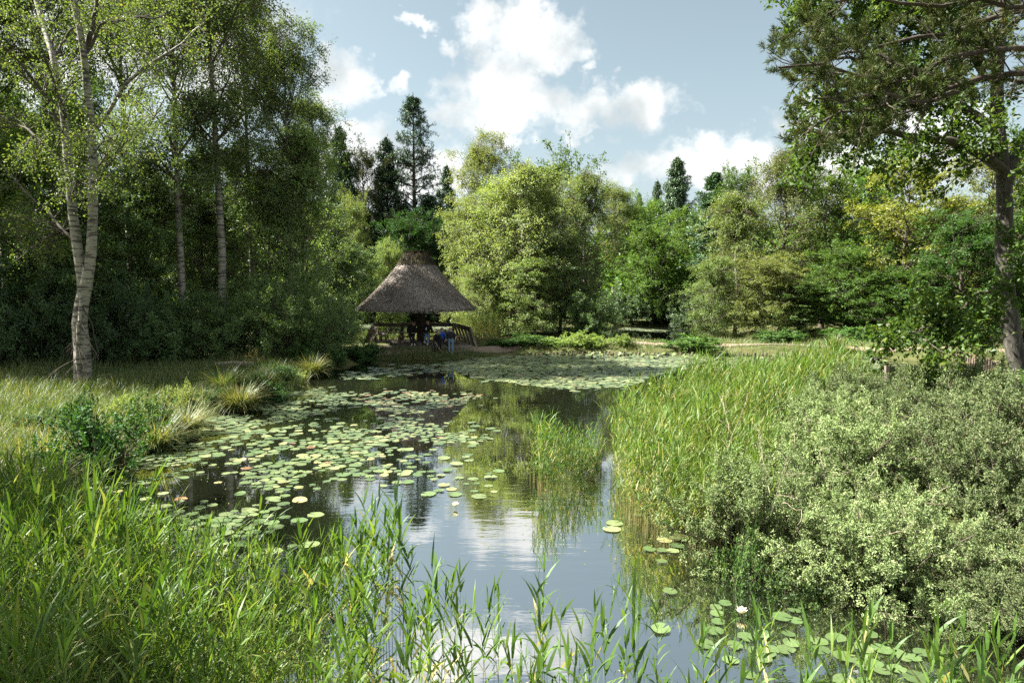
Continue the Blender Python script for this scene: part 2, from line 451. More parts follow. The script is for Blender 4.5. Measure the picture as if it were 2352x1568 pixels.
def gz(x, y):
    P = np.array([np.atleast_1d(x), np.atleast_1d(y)], float).T
    d = shore(P)
    wob = 0.06 * np.sin(P[:, 0] * 0.9 + P[:, 1] * 0.4) + 0.05 * np.sin(P[:, 1] * 1.3 - P[:, 0] * 0.5)
    s = np.clip(d / 1.1, 0, 1); s = s * s * (3 - 2 * s)
    land = 0.36 * s + 0.012 * np.clip(d - 1.1, 0, 25) + wob * s
    w = np.clip(-d / 1.8, 0, 1)
    return np.where(d > 0, land, -0.9 * w)


def zg(x, y):
    return float(gz(x, y)[0])


ground_mat = noise_mat('ground_soil', [(0.3, (0.035, 0.045, 0.015)), (0.5, (0.075, 0.085, 0.03)), (0.7, (0.11, 0.095, 0.05))], (1.2, 1.2, 1.2), rough=0.95, spec=0.1)
xs = np.concatenate([np.linspace(-170, -27, 40), np.arange(-26, 30, 0.25), np.linspace(31, 170, 40)])
ys = np.concatenate([np.linspace(-40, 1, 16), np.arange(1.5, 14, 0.2), np.arange(14, 62, 0.4), np.linspace(63, 260, 60)])
X, Y = np.meshgrid(xs, ys, indexing='ij')
Z = gz(X.ravel(), Y.ravel())
ii, jj = np.meshgrid(np.arange(len(xs) - 1), np.arange(len(ys) - 1), indexing='ij')
b0 = (ii * len(ys) + jj).ravel()
gm = MB().add(np.stack([X.ravel(), Y.ravel(), Z], 1), np.stack([b0, b0 + len(ys), b0 + len(ys) + 1, b0 + 1], 1))
g = gm.obj('ground', ground_mat, smooth=True); tag(g, kind='structure')


def water_mat():
    m, nt, N, L, out = new_mat('pond_water')
    t = N.new('ShaderNodeTexCoord')
    mp = N.new('ShaderNodeMapping'); mp.inputs['Scale'].default_value = (0.9, 3.2, 1); mp.inputs['Rotation'].default_value = (0, 0, 0.12)
    L.new(t.outputs['Object'], mp.inputs[0])
    n = N.new('ShaderNodeTexNoise'); n.inputs['Scale'].default_value = 1.6; n.inputs['Detail'].default_value = 3; n.inputs['Roughness'].default_value = 0.5
    L.new(mp.outputs[0], n.inputs['Vector'])
    mp2 = N.new('ShaderNodeMapping'); mp2.inputs['Scale'].default_value = (0.10, 0.16, 1); L.new(t.outputs['Object'], mp2.inputs[0])
    n2 = N.new('ShaderNodeTexNoise'); n2.inputs['Scale'].default_value = 1.0; n2.inputs['Detail'].default_value = 2; L.new(mp2.outputs[0], n2.inputs['Vector'])
    r2 = N.new('ShaderNodeMapRange'); L.new(n2.outputs[0], r2.inputs['Value']); r2.inputs['From Min'].default_value = 0.45; r2.inputs['From Max'].default_value = 0.66
    r2.inputs['To Min'].default_value = 0.014; r2.inputs['To Max'].default_value = 0.15
    bp = N.new('ShaderNodeBump'); bp.inputs['Distance'].default_value = 0.03
    L.new(n.outputs[0], bp.inputs['Height']); L.new(r2.outputs[0], bp.inputs['Strength'])
    b = N.new('ShaderNodeBsdfPrincipled'); b.inputs['Base Color'].default_value = (0.010, 0.012, 0.007, 1)
    b.inputs['Roughness'].default_value = 0.015; b.inputs['IOR'].default_value = 11.0
    L.new(bp.outputs[0], b.inputs['Normal'])
    L.new(b.outputs[0], out.inputs[0])
    return m


wx = 60.0
wm = MB().add([(-wx, -20, 0), (wx, -20, 0), (wx, 110, 0), (-wx, 110, 0)], [[0, 1, 2, 3]])
w = wm.obj('water', water_mat()); tag(w, kind='structure')

gravel_mat = noise_mat('path_gravel', [(0.3, (0.12, 0.09, 0.065)), (0.55, (0.21, 0.165, 0.125)), (0.75, (0.30, 0.25, 0.20))], (9, 9, 9), rough=0.95, bump=0.4, spec=0.1)


def ribbon(name, line, width, mat, lift=0.03):
    mb = MB(); P = []
    L = np.array(line, float)
    t = np.gradient(L, axis=0); t /= np.linalg.norm(t, axis=1, keepdims=True); nn = np.stack([-t[:, 1], t[:, 0]], 1)
    ks = np.linspace(-0.5, 0.5, 5)
    Wd = np.array(width) if not np.isscalar(width) else np.full(len(L), width)
    for i in range(len(L)):
        for k in ks:
            q = L[i] + nn[i] * k * Wd[i]
            P.append((q[0], q[1], zg(q[0], q[1]) + lift))
    m = len(ks)
    Q = [[i * m + j, i * m + j + 1, (i + 1) * m + j + 1, (i + 1) * m + j] for i in range(len(L) - 1) for j in range(m - 1)]
    mb.add(P, Q)
    return tag(mb.obj(name, mat, smooth=True), kind='structure')


def smooth_line(pts, n):
    p = np.array(pts, float)
    s = np.concatenate([[0], np.cumsum(np.linalg.norm(np.diff(p, axis=0), axis=1))])
    q = np.linspace(0, s[-1], n)
    out = np.stack([np.interp(q, s, p[:, i]) for i in range(2)], 1)
    for _ in range(6): out[1:-1] = (out[:-2] + 2 * out[1:-1] + out[2:]) / 4
    return out


ribbon('path', smooth_line([(-7.6, 34.1), (-4.5, 34.15), (-1.4, 35.0), (1, 37.0), (6, 37.4), (12, 36.9), (17, 35.9), (20.5, 34.2), (24, 33.6), (30, 34.5), (40, 38)], 90),
       np.concatenate([np.full(14, 1.15), np.linspace(1.2, 1.3, 10), np.full(66, 1.4)]), gravel_mat, 0.03)

# ------------------------------------------------------------ plant builders
def tree_meshes(name, seed, H=12.0, r0=0.16, t0=0.25, n1=40, Rmax=3.0, prof=None, a1=(70, 30), up1=0.3, k2=7, k3=6, kl=20, l2=0.5, l3=0.45, up2=0.0, up3=-0.3,
                leaf='birch', LL=0.12, LW=0.07, bark='birch', lean=0.25, flat=0.0, twig_r=0.006, upb=0.4, jit=0.10, n_wood3=True, trunk_top=0.97, whorl=0, holes=-0.28):
    rng = np.random.default_rng(seed)
    mats = [BK[bark], BK['twig'] if bark == 'birch' else BK[bark]]
    n = 14
    z = np.linspace(0, H, n)
    wob = np.cumsum(rng.normal(0, lean * H / 160, (n, 2)), 0); wob[0] = 0
    T = np.stack([wob[:, 0], wob[:, 1], z], 1)[None]
    tr = r0 * (1 - np.linspace(0, 1, n) * 0.93) ** 0.9
    wood = MB(); T0 = T.copy(); T0[0, 0, 2] = -0.35
    V, Q = tubes(T0, np.concatenate([[tr[0] * 1.5], tr[1:]])[None], 10); wood.add(V, Q, 0)
    t = np.sort(rng.uniform(t0, trunk_top, n1))
    if whorl: t = (np.floor(t * whorl) + rng.uniform(0.3, 0.7, n1) * 0.5 + 0.2) / whorl; t = np.sort(t.clip(t0, trunk_top))
    rel = (t - t0) / (1 - t0)
    pos, tan = lerp_at(np.repeat(T, n1, 0), t)
    az = np.arange(n1) * 2.399 + rng.uniform(-0.4, 0.4, n1)
    an = np.radians(np.interp(rel, [0, 1], a1) + rng.normal(0, 7, n1))
    d = np.stack([np.sin(an) * np.cos(az), np.sin(an) * np.sin(az), np.cos(an)], 1)
    L1 = Rmax * np.array([prof(x) for x in rel]) * rng.uniform(0.55, 1.22, n1) / np.maximum(np.sin(an), 0.55)
    B1 = grow(pos, d, L1, 7, up1, 0.10, rng)
    r1 = np.minimum(np.interp(t, np.linspace(0, 1, n), tr) * 0.55, 0.012 + 0.020 * L1)
    V, Q = tubes(B1, r1[:, None] * np.linspace(1, 0.25, 7)[None], 6); wood.add(V, Q, 1)
    s, d2, ix, tt = spawn(B1, k2, 0.22, 0.98, math.radians(48), rng, flat)
    L2 = L1[ix] * l2 * (1.05 - 0.6 * tt) * rng.uniform(0.7, 1.25, len(ix)) + 0.12
    B2 = grow(s, d2, L2, 5, up2, 0.14, rng)
    V, Q = tubes(B2, (0.006 + 0.006 * L2)[:, None] * np.linspace(1, 0.35, 5)[None], 4); wood.add(V, Q, 1)
    s, d3, ix3, tt3 = spawn(B2, k3, 0.2, 1.0, math.radians(45), rng, flat)
    L3 = l3 * rng.uniform(0.55, 1.3, len(ix3))
    B3 = grow(s, d3, L3, 4, up3, 0.14, rng)
    if n_wood3:
        V, Q = tubes(B3, np.full((len(B3), 4), twig_r) * np.linspace(1, 0.4, 4)[None], 3); wood.add(V, Q, 1)
    cr_ = MB()
    c_ = B3[:, 1]; f_ = 2 * np.pi / (Rmax * 0.62)
    ph = rng.uniform(0, 6.28, 3)
    ng = np.sin(c_[:, 0] * f_ + ph[0] + c_[:, 2]) * np.sin(c_[:, 1] * f_ + ph[1]) + np.sin(c_[:, 2] * f_ * 0.9 + ph[2] + c_[:, 0] * 1.3)
    add_leaves(cr_, B3[ng * 0.5 + rng.normal(0, .12, len(ng)) > holes], kl, LL, LW, rng, upb, jit, out=H * 0.35)
    return wood.mesh(name + '_wood', mats, True), cr_.mesh(name + '_leaves', [LF[leaf]])


def add_leaves(mb, B, kl, LL, LW, rng, upb=0.4, jit=0.1, spread=0.9, m=0, vbias=0.0, out=None):
    M = len(B); ix = np.repeat(np.arange(M), kl)
    p, tan = lerp_at(B[ix], rng.uniform(0.1, 1.0, len(ix)))
    ax = nrm(tan + rng.normal(0, spread, (len(ix), 3)))
    p = p + rng.normal(0, jit, p.shape)
    s = rng.uniform(0.65, 1.25, len(ix))
    o_ = None
    if out is not None:
        o_ = nrm(nrm(p - [0, 0, out]) * [1, 1, 0.45] + [0, 0, 0.55])
    V, Q = leaves(p, ax, LL * s, LW * s, rng, upb, 0.12, o_)
    cl = rng.normal(0, 0.13, M)[ix]                 # each spray of leaves has its own tone
    mb.add(V, Q, m, np.clip(rng.beta(2.2, 2.6, len(ix)) + cl + vbias, 0, 1))


def shrub_meshes(name, seed, H=4.0, R=2.0, ns=26, k2=8, k3=6, kl=14, leaf='dark', LL=0.11, LW=0.06, bark='dark', tilt=(4, 62), up=0.55, l2=0.42, l3=0.35, jit=0.07, upb=0.4, sides=4, spread=0.9):
    rng = np.random.default_rng(seed)
    wood = MB()
    an = np.radians(np.linspace(tilt[0], tilt[1], ns) + rng.normal(0, 4, ns)); az = np.arange(ns) * 2.399 + rng.uniform(-0.3, 0.3, ns)
    d = np.stack([np.sin(an) * np.cos(az), np.sin(an) * np.sin(az), np.cos(an)], 1)
    L1 = (H * np.cos(an) ** 2 + R * 1.15 * np.sin(an) ** 2) * rng.uniform(0.78, 1.12, ns)
    s0 = np.stack([0.1 * R * np.cos(az), 0.1 * R * np.sin(az), np.full(ns, -0.15)], 1)
    B1 = grow(s0, d, L1, 8, up * 0.3, 0.08, rng)
    V, Q = tubes(B1, (0.010 + 0.008 * L1)[:, None] * np.linspace(1, 0.3, 8)[None], 6); wood.add(V, Q)
    s, d2, ix, tt = spawn(B1, k2, 0.15, 1.0, math.radians(46), rng)
    L2 = L1[ix] * l2 * (1.1 - 0.65 * tt) * rng.uniform(0.6, 1.25, len(ix)) + 0.08
    B2 = grow(s, d2, L2, 5, up * 0.5, 0.14, rng)
    V, Q = tubes(B2, (0.003 + 0.005 * L2)[:, None] * np.linspace(1, 0.4, 5)[None], sides); wood.add(V, Q)
    s, d3, ix3, tt3 = spawn(B2, k3, 0.2, 1.0, math.radians(45), rng)
    L3 = l3 * rng.uniform(0.5, 1.3, len(ix3))
    B3 = grow(s, d3, L3, 4, up * 0.6, 0.14, rng)
    V, Q = tubes(B3, np.full((len(B3), 4), 0.003) * np.linspace(1, 0.4, 4)[None], 3); wood.add(V, Q)
    lv = MB(); add_leaves(lv, B3, kl, LL, LW, rng, upb, jit, spread, out=H * 0.2)
    return wood.mesh(name + '_wood', [BK[bark]], True), lv.mesh(name + '_leaves', [LF[leaf]])


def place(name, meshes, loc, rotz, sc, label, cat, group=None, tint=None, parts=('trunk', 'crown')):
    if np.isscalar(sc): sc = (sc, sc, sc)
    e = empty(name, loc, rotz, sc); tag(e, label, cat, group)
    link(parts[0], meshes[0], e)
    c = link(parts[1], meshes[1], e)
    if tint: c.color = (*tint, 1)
    return e


p_birch = lambda x: (0.35 + 1.1 * x) if x < 0.4 else max(0.10, 0.79 * (1.02 - ((x - 0.4) / 0.62) ** 2) + 0.02)
p_round = lambda x: max(0.15, math.sqrt(max(0, 1 - (abs(x - 0.42) / 0.62) ** 2.2)))
p_cone = lambda x: max(0.03, (1 - x) ** 0.85)
p_col = lambda x: max(0.12, math.sqrt(max(0, 1 - (abs(x - 0.35) / 0.66) ** 3)))

PR = {}
PR['birch_a'] = tree_meshes('tall_birch', 1, H=17, r0=0.19, t0=0.36, n1=48, Rmax=3.0, prof=p_birch, a1=(58, 24), up1=0.15, k2=7, k3=7, kl=17, l3=0.75, up2=-0.35, up3=-1.1, LL=0.12, LW=0.065, leaf='birch')
PR['birch_b'] = tree_meshes('slim_birch', 2, H=17, r0=0.17, t0=0.42, n1=44, Rmax=2.5, prof=p_birch, a1=(55, 20), up1=0.2, k2=7, k3=7, kl=17, l3=0.85, up2=-0.45, up3=-1.3, LL=0.12, LW=0.065, leaf='birch', lean=0.5)
PR['pale_birch'] = tree_meshes('pale_birch', 3, H=11, r0=0.13, t0=0.06, n1=64, Rmax=2.7, prof=p_col, a1=(66, 20), up1=0.2, k2=8, k3=6, kl=17, l3=0.6, up2=-0.2, up3=-0.8, LL=0.13, LW=0.075, leaf='pale', lean=0.5)
PR['round'] = tree_meshes('round_tree', 4, H=10, r0=0.2, t0=0.08, n1=56, Rmax=3.6, prof=p_round, a1=(85, 20), up1=0.25, k2=8, k3=6, kl=16, l3=0.5, up3=0.1, LL=0.17, LW=0.11, leaf='broad', bark='dark', upb=0.9)
PR['broad_a'] = tree_meshes('broad_tree', 5, H=12, r0=0.2, t0=0.06, n1=60, Rmax=3.3, prof=p_col, a1=(78, 22), up1=0.3, k2=8, k3=6, kl=16, l3=0.55, up3=-0.1, LL=0.16, LW=0.10, leaf='broad', bark='dark', upb=0.7)
PR['broad_b'] = tree_meshes('alder_tree', 6, H=12, r0=0.17, t0=0.08, n1=52, Rmax=2.6, prof=p_round, a1=(66, 22), up1=0.3, k2=8, k3=6, kl=16, l3=0.5, up3=0.0, LL=0.15, LW=0.10, leaf='dark', bark='dark', upb=0.6)
PR['hornbeam'] = tree_meshes('layered_tree', 7, H=12, r0=0.2, t0=0.05, n1=58, Rmax=3.4, prof=p_col, a1=(88, 40), up1=0.05, k2=9, k3=6, kl=16, l3=0.6, up2=-0.05, up3=-0.1, LL=0.15, LW=0.09, leaf='pale', bark='dark', flat=0.8, upb=2.0, jit=0.06)
p_spire = lambda x: max(0.02, (1 - x) * 1.95) if x > 0.8 else 0.39 + (0.8 - x) * 0.77
PR['spruce_a'] = tree_meshes('tall_spruce', 8, H=22, r0=0.28, t0=0.04, n1=165, Rmax=4.4, prof=p_spire, a1=(104, 66), up1=0.42, k2=8, k3=4, kl=7, l2=0.30, l3=0.26, up2=-0.05, up3=-0.05, LL=0.24, LW=0.06, leaf='spruce', bark='dark', flat=0.93, upb=1.2, jit=0.03, lean=0.1, whorl=34, holes=-9)
PR['spruce_b'] = tree_meshes('full_spruce', 9, H=16, r0=0.24, t0=0.03, n1=150, Rmax=4.0, prof=lambda x: max(0.02, (1 - x) ** 0.88), a1=(106, 62), up1=0.45, k2=10, k3=4, kl=8, l2=0.34, l3=0.30, up2=-0.05, up3=-0.1, LL=0.27, LW=0.07, leaf='spruce', bark='dark', flat=0.92, upb=1.0, jit=0.04, lean=0.1, whorl=24, holes=-9)
PR['birch_c'] = tree_meshes('leafy_birch', 12, H=12, r0=0.14, t0=0.05, n1=60, Rmax=2.8, prof=lambda x: (0.55 + 1.3 * x) if x < 0.33 else max(0.06, 0.98 * (1 - ((x - 0.33) / 0.68) ** 1.5)), a1=(64, 14), up1=0.15, k2=8, k3=7, kl=15, l3=0.7, up2=-0.35, up3=-1.1, LL=0.125, LW=0.072, leaf='pale', lean=0.6, trunk_top=0.985)
PR['far_pine'] = tree_meshes('far_pine', 10, H=17, r0=0.24, t0=0.2, n1=60, Rmax=2.8, prof=p_col, a1=(85, 35), up1=0.35, k2=8, k3=5, kl=12, l3=0.5, up3=0.3, LL=0.30, LW=0.07, leaf='pine', bark='dark', upb=0.5, jit=0.08)
PR['willow_a'] = shrub_meshes('willow_shrub', 20, H=4.4, R=2.4, leaf='dark', ns=30, k2=9, k3=6, kl=15, LL=0.12, LW=0.055)
PR['willow_b'] = shrub_meshes('alder_shrub', 21, H=4.2, R=2.3, leaf='dark', ns=26, k2=9, k3=6, kl=14, LL=0.13, LW=0.085)
PR['light_a'] = shrub_meshes('light_shrub', 22, H=3.2, R=2.0, leaf='pale', ns=28, k2=8, k3=6, kl=14, LL=0.12, LW=0.06)
PR['green_a'] = shrub_meshes('green_shrub', 23, H=1.5, R=1.1, leaf='nettle', ns=24, k2=6, k3=5, kl=11, LL=0.10, LW=0.065, l3=0.2, jit=0.04)
PR['bright_a'] = shrub_meshes('bright_shrub', 24, H=1.5, R=1.0, leaf='pale', ns=22, k2=6, k3=4, kl=11, LL=0.11, LW=0.06, l3=0.22, jit=0.04)
PR['grey_a'] = shrub_meshes('grey_willow', 25, H=1.75, R=1.7, leaf='grey', bark='twig', ns=42, k2=10, k3=8, kl=19, LL=0.048, LW=0.022, l2=0.34, l3=0.17, jit=0.018, tilt=(3, 80), upb=0.3, spread=0.65)
PR['grey_b'] = shrub_meshes('grey_willow', 26, H=1.55, R=1.9, leaf='grey', bark='twig', ns=42, k2=10, k3=8, kl=19, LL=0.050, LW=0.022, l2=0.34, l3=0.17, jit=0.018, tilt=(5, 82), upb=0.3, spread=0.65)
PR['sapling'] = shrub_meshes('alder_sapling', 27, H=1.5, R=1.0, leaf='nettle', bark='twig', ns=20, k2=6, k3=5, kl=9, LL=0.075, LW=0.06, l3=0.16, jit=0.03)

# the trees: kind of thing, builder, (pixel column, distance, pixel row of the top), width factor, tint, group, label
def extent(ms):
    me = ms[1]; v = np.empty(len(me.vertices) * 3, np.float32); me.vertices.foreach_get('co', v); v = v.reshape(-1, 3)
    return float(np.percentile(v[:, 2], 99.93)), float(np.percentile(np.hypot(v[:, 0], v[:, 1]), 98.0))


HT = {k: extent(v) for k, v in PR.items()}
SHRUBS = ('willow_a', 'willow_b', 'light_a', 'green_a', 'bright_a', 'grey_a', 'grey_b', 'sapling')
CAT = {'birch_tree': 'tree', 'alder_tree': 'tree', 'oak_tree': 'tree', 'hornbeam_tree': 'tree', 'spruce_tree': 'tree', 'pine_tree': 'tree', 'broadleaf_tree': 'tree',
       'willow_shrub': 'shrub', 'alder_shrub': 'shrub', 'bush': 'bush', 'leafy_plant': 'plant', 'alder_sapling': 'sapling'}
rot_i = [0]


def put(name, pr, px, D, py, label, width=None, tint=None, group=None):
    """A plant whose foot stands D metres off below pixel column px and whose top reaches pixel row py; width = crown width in metres."""
    x = ray(px, 300)[0] * D; z = zg(x, D)
    h = CAM_H + ray(px, py)[2] * D - z
    H, R = HT[pr]
    sz = h / H; sxy = sz if width is None else width / (2 * R)
    rot_i[0] += 1
    return place(name, PR[pr], (x, D, z - 0.03), rot_i[0] * 2.39, (sxy, sxy, sz), label, CAT[name], group, tint, ('branches', 'foliage') if pr in SHRUBS else ('trunk', 'crown'))


GL = 'trees of the shady wood on the left bank'
GC = 'trees behind the thatched shelter'
GM = 'trees on the spit right of the shelter'
GR = 'trees of the sunlit wood on the right'
T = [
    # left bank
    ('birch_tree', 'birch_a', 183, 29.5, -70, 'tall birch with white banded trunk, left one of the pair in mid wood', 5.6, None, GL),
    ('birch_tree', 'birch_b', 226, 30.5, -130, 'tall birch with dark upper trunk, right one of the pair in mid wood', 6.2, None, GL),
    ('birch_tree', 'birch_a', 291, 33.5, 15, 'weeping birch at the sky edge of the left wood', 5.0, (0.95, 0.95, 0.9), GL),
    ('birch_tree', 'birch_b', 254, 35, -30, 'slim birch half hidden right of the banded pair', 5.0, (0.8, 0.85, 0.8), GL),
    ('birch_tree', 'birch_b', 316, 40, 85, 'lower drooping birch at the right end of the left wood', 4.6, (0.9, 0.95, 0.9), GL),
    ('birch_tree', 'birch_a', 132, 34, -90, 'birch deep in shade behind the twin stemmed birch', 6.0, (0.95, 1, 0.85), GL),
    ('birch_tree', 'birch_b', 62, 31, -90, 'birch left of the twin stemmed birch, its top out of view', 6.0, (1.1, 1.1, 0.85), GL),
    ('birch_tree', 'birch_a', 6, 31, -60, 'birch cut by the left edge of the picture', 6.0, (1.1, 1.1, 0.85), GL),
    ('alder_tree', 'birch_c', 305, 34.5, 128, 'light green drooping tree lit below the weeping birch', 5.6, (1.0, 1.08, 0.98), GL),
    ('alder_tree', 'birch_c', 268, 33, 165, 'light green drooping tree between banded birch and round willow', 4.6, (0.95, 1.05, 0.92), GL),
    ('alder_tree', 'broad_b', 205, 33, 190, 'alder between the two banded birch trunks', 4.4, None, GL),
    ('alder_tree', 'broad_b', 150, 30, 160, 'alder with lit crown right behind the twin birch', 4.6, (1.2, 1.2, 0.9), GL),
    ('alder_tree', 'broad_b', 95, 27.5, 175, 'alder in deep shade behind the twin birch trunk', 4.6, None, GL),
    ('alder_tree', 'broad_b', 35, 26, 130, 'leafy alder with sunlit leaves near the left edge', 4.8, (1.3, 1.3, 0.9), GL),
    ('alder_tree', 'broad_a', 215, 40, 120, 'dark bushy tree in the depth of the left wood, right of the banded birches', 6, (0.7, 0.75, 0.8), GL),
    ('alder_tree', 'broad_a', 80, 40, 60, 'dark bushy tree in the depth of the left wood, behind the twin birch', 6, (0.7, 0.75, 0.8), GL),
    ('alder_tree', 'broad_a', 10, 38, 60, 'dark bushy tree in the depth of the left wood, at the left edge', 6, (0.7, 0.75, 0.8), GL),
    ('alder_tree', 'broad_b', 325, 46, 205, 'dim alder at the end of the left wood, above the round willow', 5, (0.9, 0.95, 0.9), GL),
    # behind the shelter
    ('birch_tree', 'pale_birch', 353, 56, 187, 'young pale yellow green birch standing before the dark conifers', 3.4, (1.15, 1.1, 0.9), GC),
    ('birch_tree', 'pale_birch', 390, 54, 236, 'small pale birch just left of the thatched roof top', 3.0, (1.1, 1.1, 0.9), GC),
    ('alder_tree', 'broad_b', 350, 52, 243, 'grey green alder below the young pale birch', 5.0, (1.3, 1.35, 1.2), GC),
    ('alder_tree', 'pale_birch', 334, 48, 228, 'soft green tree between the left wood and the young pale birch', 4.0, (0.7, 0.8, 0.7), GC),
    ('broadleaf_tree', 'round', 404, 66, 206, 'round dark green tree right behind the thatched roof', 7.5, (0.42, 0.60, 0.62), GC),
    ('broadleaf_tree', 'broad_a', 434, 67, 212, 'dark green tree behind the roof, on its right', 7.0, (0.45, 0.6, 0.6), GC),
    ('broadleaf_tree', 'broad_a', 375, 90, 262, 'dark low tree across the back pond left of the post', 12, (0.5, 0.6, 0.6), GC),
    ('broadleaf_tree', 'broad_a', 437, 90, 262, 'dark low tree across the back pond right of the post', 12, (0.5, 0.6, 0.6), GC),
    ('spruce_tree', 'spruce_a', 416, 76, 97, 'tallest spruce, its bare spire standing clear against the sky', 10.5, None, GC),
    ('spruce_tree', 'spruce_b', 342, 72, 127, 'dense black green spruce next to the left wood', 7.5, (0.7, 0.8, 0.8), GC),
    ('pine_tree', 'far_pine', 366, 74, 134, 'blunt topped pine between two spruces', 6.6, None, GC),
    ('spruce_tree', 'spruce_b', 389, 76, 139, 'narrow spruce just left of the tallest spruce', 8.5, None, GC),
    ('spruce_tree', 'spruce_b', 447, 80, 166, 'small spruce right of the tallest spruce, beside the weeping crown', 6.5, None, GC),
    ('spruce_tree', 'spruce_b', 432, 74, 196, 'low broad spruce at the foot of the tallest spruce', 10, None, GC),
    ('pine_tree', 'far_pine', 398, 71, 205, 'dark pine in front of the tallest spruce', 6.5, (0.8, 0.9, 0.9), GC),
    # the spit
    ('birch_tree', 'birch_c', 498, 45, 178, 'pale birch leaning against the left side of the bright birch', 5.6, (1.25, 1.2, 1.12), GM),
    ('birch_tree', 'birch_c', 545, 45.5, 185, 'pale green birch against the right side of the bright birch', 5.2, (1.2, 1.15, 1.05), GM),
    ('birch_tree', 'birch_c', 520, 43.5, 160, 'bright pale birch with thin white trunk in the middle of the picture', 6.4, (1.3, 1.22, 1.2), GM),
    ('birch_tree', 'birch_a', 484, 50, 130, 'brownish weeping birch rising left behind the bright birch', 5.4, (1.35, 1.15, 0.9), GM),
    ('oak_tree', 'round', 552, 51, 143, 'dark green oak top behind the bright birch', 8.0, (1.0, 0.9, 0.8), GM),
    ('alder_tree', 'birch_c', 583, 47, 168, 'grey green birch at the right end of the spit', 5.6, (0.95, 0.98, 0.9), GM),
    ('birch_tree', 'pale_birch', 473, 46, 190, 'low bright birch at the left end of the spit, beside the roof', 5.4, (1.3, 1.22, 1.15), GM),
    ('alder_tree', 'broad_b', 560, 43.5, 235, 'dull green alder low on the spit under the oak top', 4.6, (1.5, 1.45, 1.3), GM),
    ('birch_tree', 'birch_c', 478, 43, 262, 'low pale birch bush beside the right deck railing', 4.2, (1.2, 1.15, 1.05), GM),
    ('birch_tree', 'birch_c', 536, 42, 256, 'low pale birch bush at the foot of the bright birch', 4.6, (1.0, 1.02, 0.95), GM),
    ('willow_shrub', 'willow_b', 588, 41.5, 285, 'darker willow bush at the right end of the spit', 4.2, (1.3, 1.4, 1.1), GM),
    # right wood
    ('willow_shrub', 'willow_b', 628, 61.5, 280, 'dark shrub across the back water, left of the rounded tree', 6, (0.8, 0.9, 0.8), GR),
    ('willow_shrub', 'willow_a', 672, 62, 278, 'dark shrub across the back water below the rounded tree', 7, (0.8, 0.9, 0.8), GR),
    ('willow_shrub', 'willow_b', 700, 57, 285, 'shrub at the back water behind the yellow birches', 6, (0.9, 1.0, 0.8), GR),
    ('alder_tree', 'round', 652, 61, 219, 'rounded bright green tree over the dark back water', 7.6, (1.15, 1.1, 1.0), GR),
    ('alder_tree', 'broad_a', 632, 70, 190, 'bright green tree behind left of the rounded one', 7, (1.3, 1.2, 1.0), GR),
    ('birch_tree', 'birch_b', 612, 68, 180, 'grey green thin birch left of the rounded bright tree', 5, (1.4, 1.2, 1.1), GR),
    ('spruce_tree', 'spruce_b', 675, 86, 158, 'pointed spruce topping the middle of the right wood', 8.5, (1.5, 1.35, 1.2), GR),
    ('spruce_tree', 'spruce_b', 655, 88, 181, 'little thin spruce just left of the pointed one', 5.0, (1.5, 1.35, 1.2), GR),
    ('spruce_tree', 'spruce_b', 638, 88, 193, 'smallest spruce tip on the skyline of the right wood', 4.0, (1.4, 1.3, 1.2), GR),
    ('broadleaf_tree', 'broad_a', 690, 74, 205, 'green tree under the pointed spruce', 8, (1.3, 1.2, 1.0), GR),
    ('spruce_tree', 'spruce_b', 712, 62, 172, 'dark conifer left of the olive birch', 8.0, (1.2, 1.25, 1.0), GR),
    ('broadleaf_tree', 'broad_a', 738, 60, 158, 'bushy green tree behind the olive birch', 6, (1.0, 1.0, 0.9), GR),
    ('birch_tree', 'birch_c', 780, 47, 146, 'olive brown birch with a slanting white trunk', 6.4, (0.80, 0.72, 0.55), GR),
    ('birch_tree', 'birch_c', 736, 46, 190, 'yellow green birch sloping down to the back water', 6.0, (0.82, 0.82, 0.6), GR),
    ('birch_tree', 'birch_c', 714, 43, 255, 'lowest yellow green birch right at the back water', 4.6, (0.78, 0.85, 0.6), GR),
    ('birch_tree', 'pale_birch', 765, 42, 250, 'brown tinged low birch before the olive birch', 5.0, (0.85, 0.76, 0.55), GR),
    ('broadleaf_tree', 'broad_a', 822, 50, 158, 'green tree between the olive birch and the yellowing hornbeam', 7, (1.1, 1.0, 0.9), GR),
    ('oak_tree', 'round', 846, 41, 236, 'dark green oak bush in front of the yellowing hornbeam', 6.2, (0.95, 0.95, 0.9), GR),
    ('alder_tree', 'broad_b', 800, 41.5, 278, 'green alder low at the bank, left of the dark oak bush', 5.0, (1.4, 1.45, 1.1), GR),
    ('hornbeam_tree', 'hornbeam', 902, 43.5, 146, 'yellowing hornbeam with golden layered sprays', 8.6, (0.95, 0.80, 0.34), GR),
    ('oak_tree', 'round', 905, 38.5, 262, 'green oak with low boughs behind the marker post', 6.4, (0.85, 0.9, 0.8), GR),
    ('oak_tree', 'round', 962, 37.5, 205, 'glossy dark oak left of the near trunk, over the gravel path', 6.8, (0.6, 0.75, 0.7), GR),
    ('oak_tree', 'round', 1028, 38, 190, 'dark oak behind the near trunk at the right edge', 7, (0.7, 0.8, 0.7), GR),
    ('broadleaf_tree', 'broad_a', 868, 55, 150, 'tall green tree behind the yellowing hornbeam', 8, (0.9, 0.9, 0.8), GR),
    ('hornbeam_tree', 'hornbeam', 985, 47, 135, 'golden green hornbeam half covered by the near oak', 8, (0.85, 0.74, 0.36), GR),
    ('broadleaf_tree', 'broad_a', 1040, 48, 110, 'tall dark tree at the right edge behind the near oak', 8, (0.8, 0.85, 0.7), GR),
]
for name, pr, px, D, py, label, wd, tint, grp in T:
    put(name, pr, px, D, py, label, wd, tint, grp)

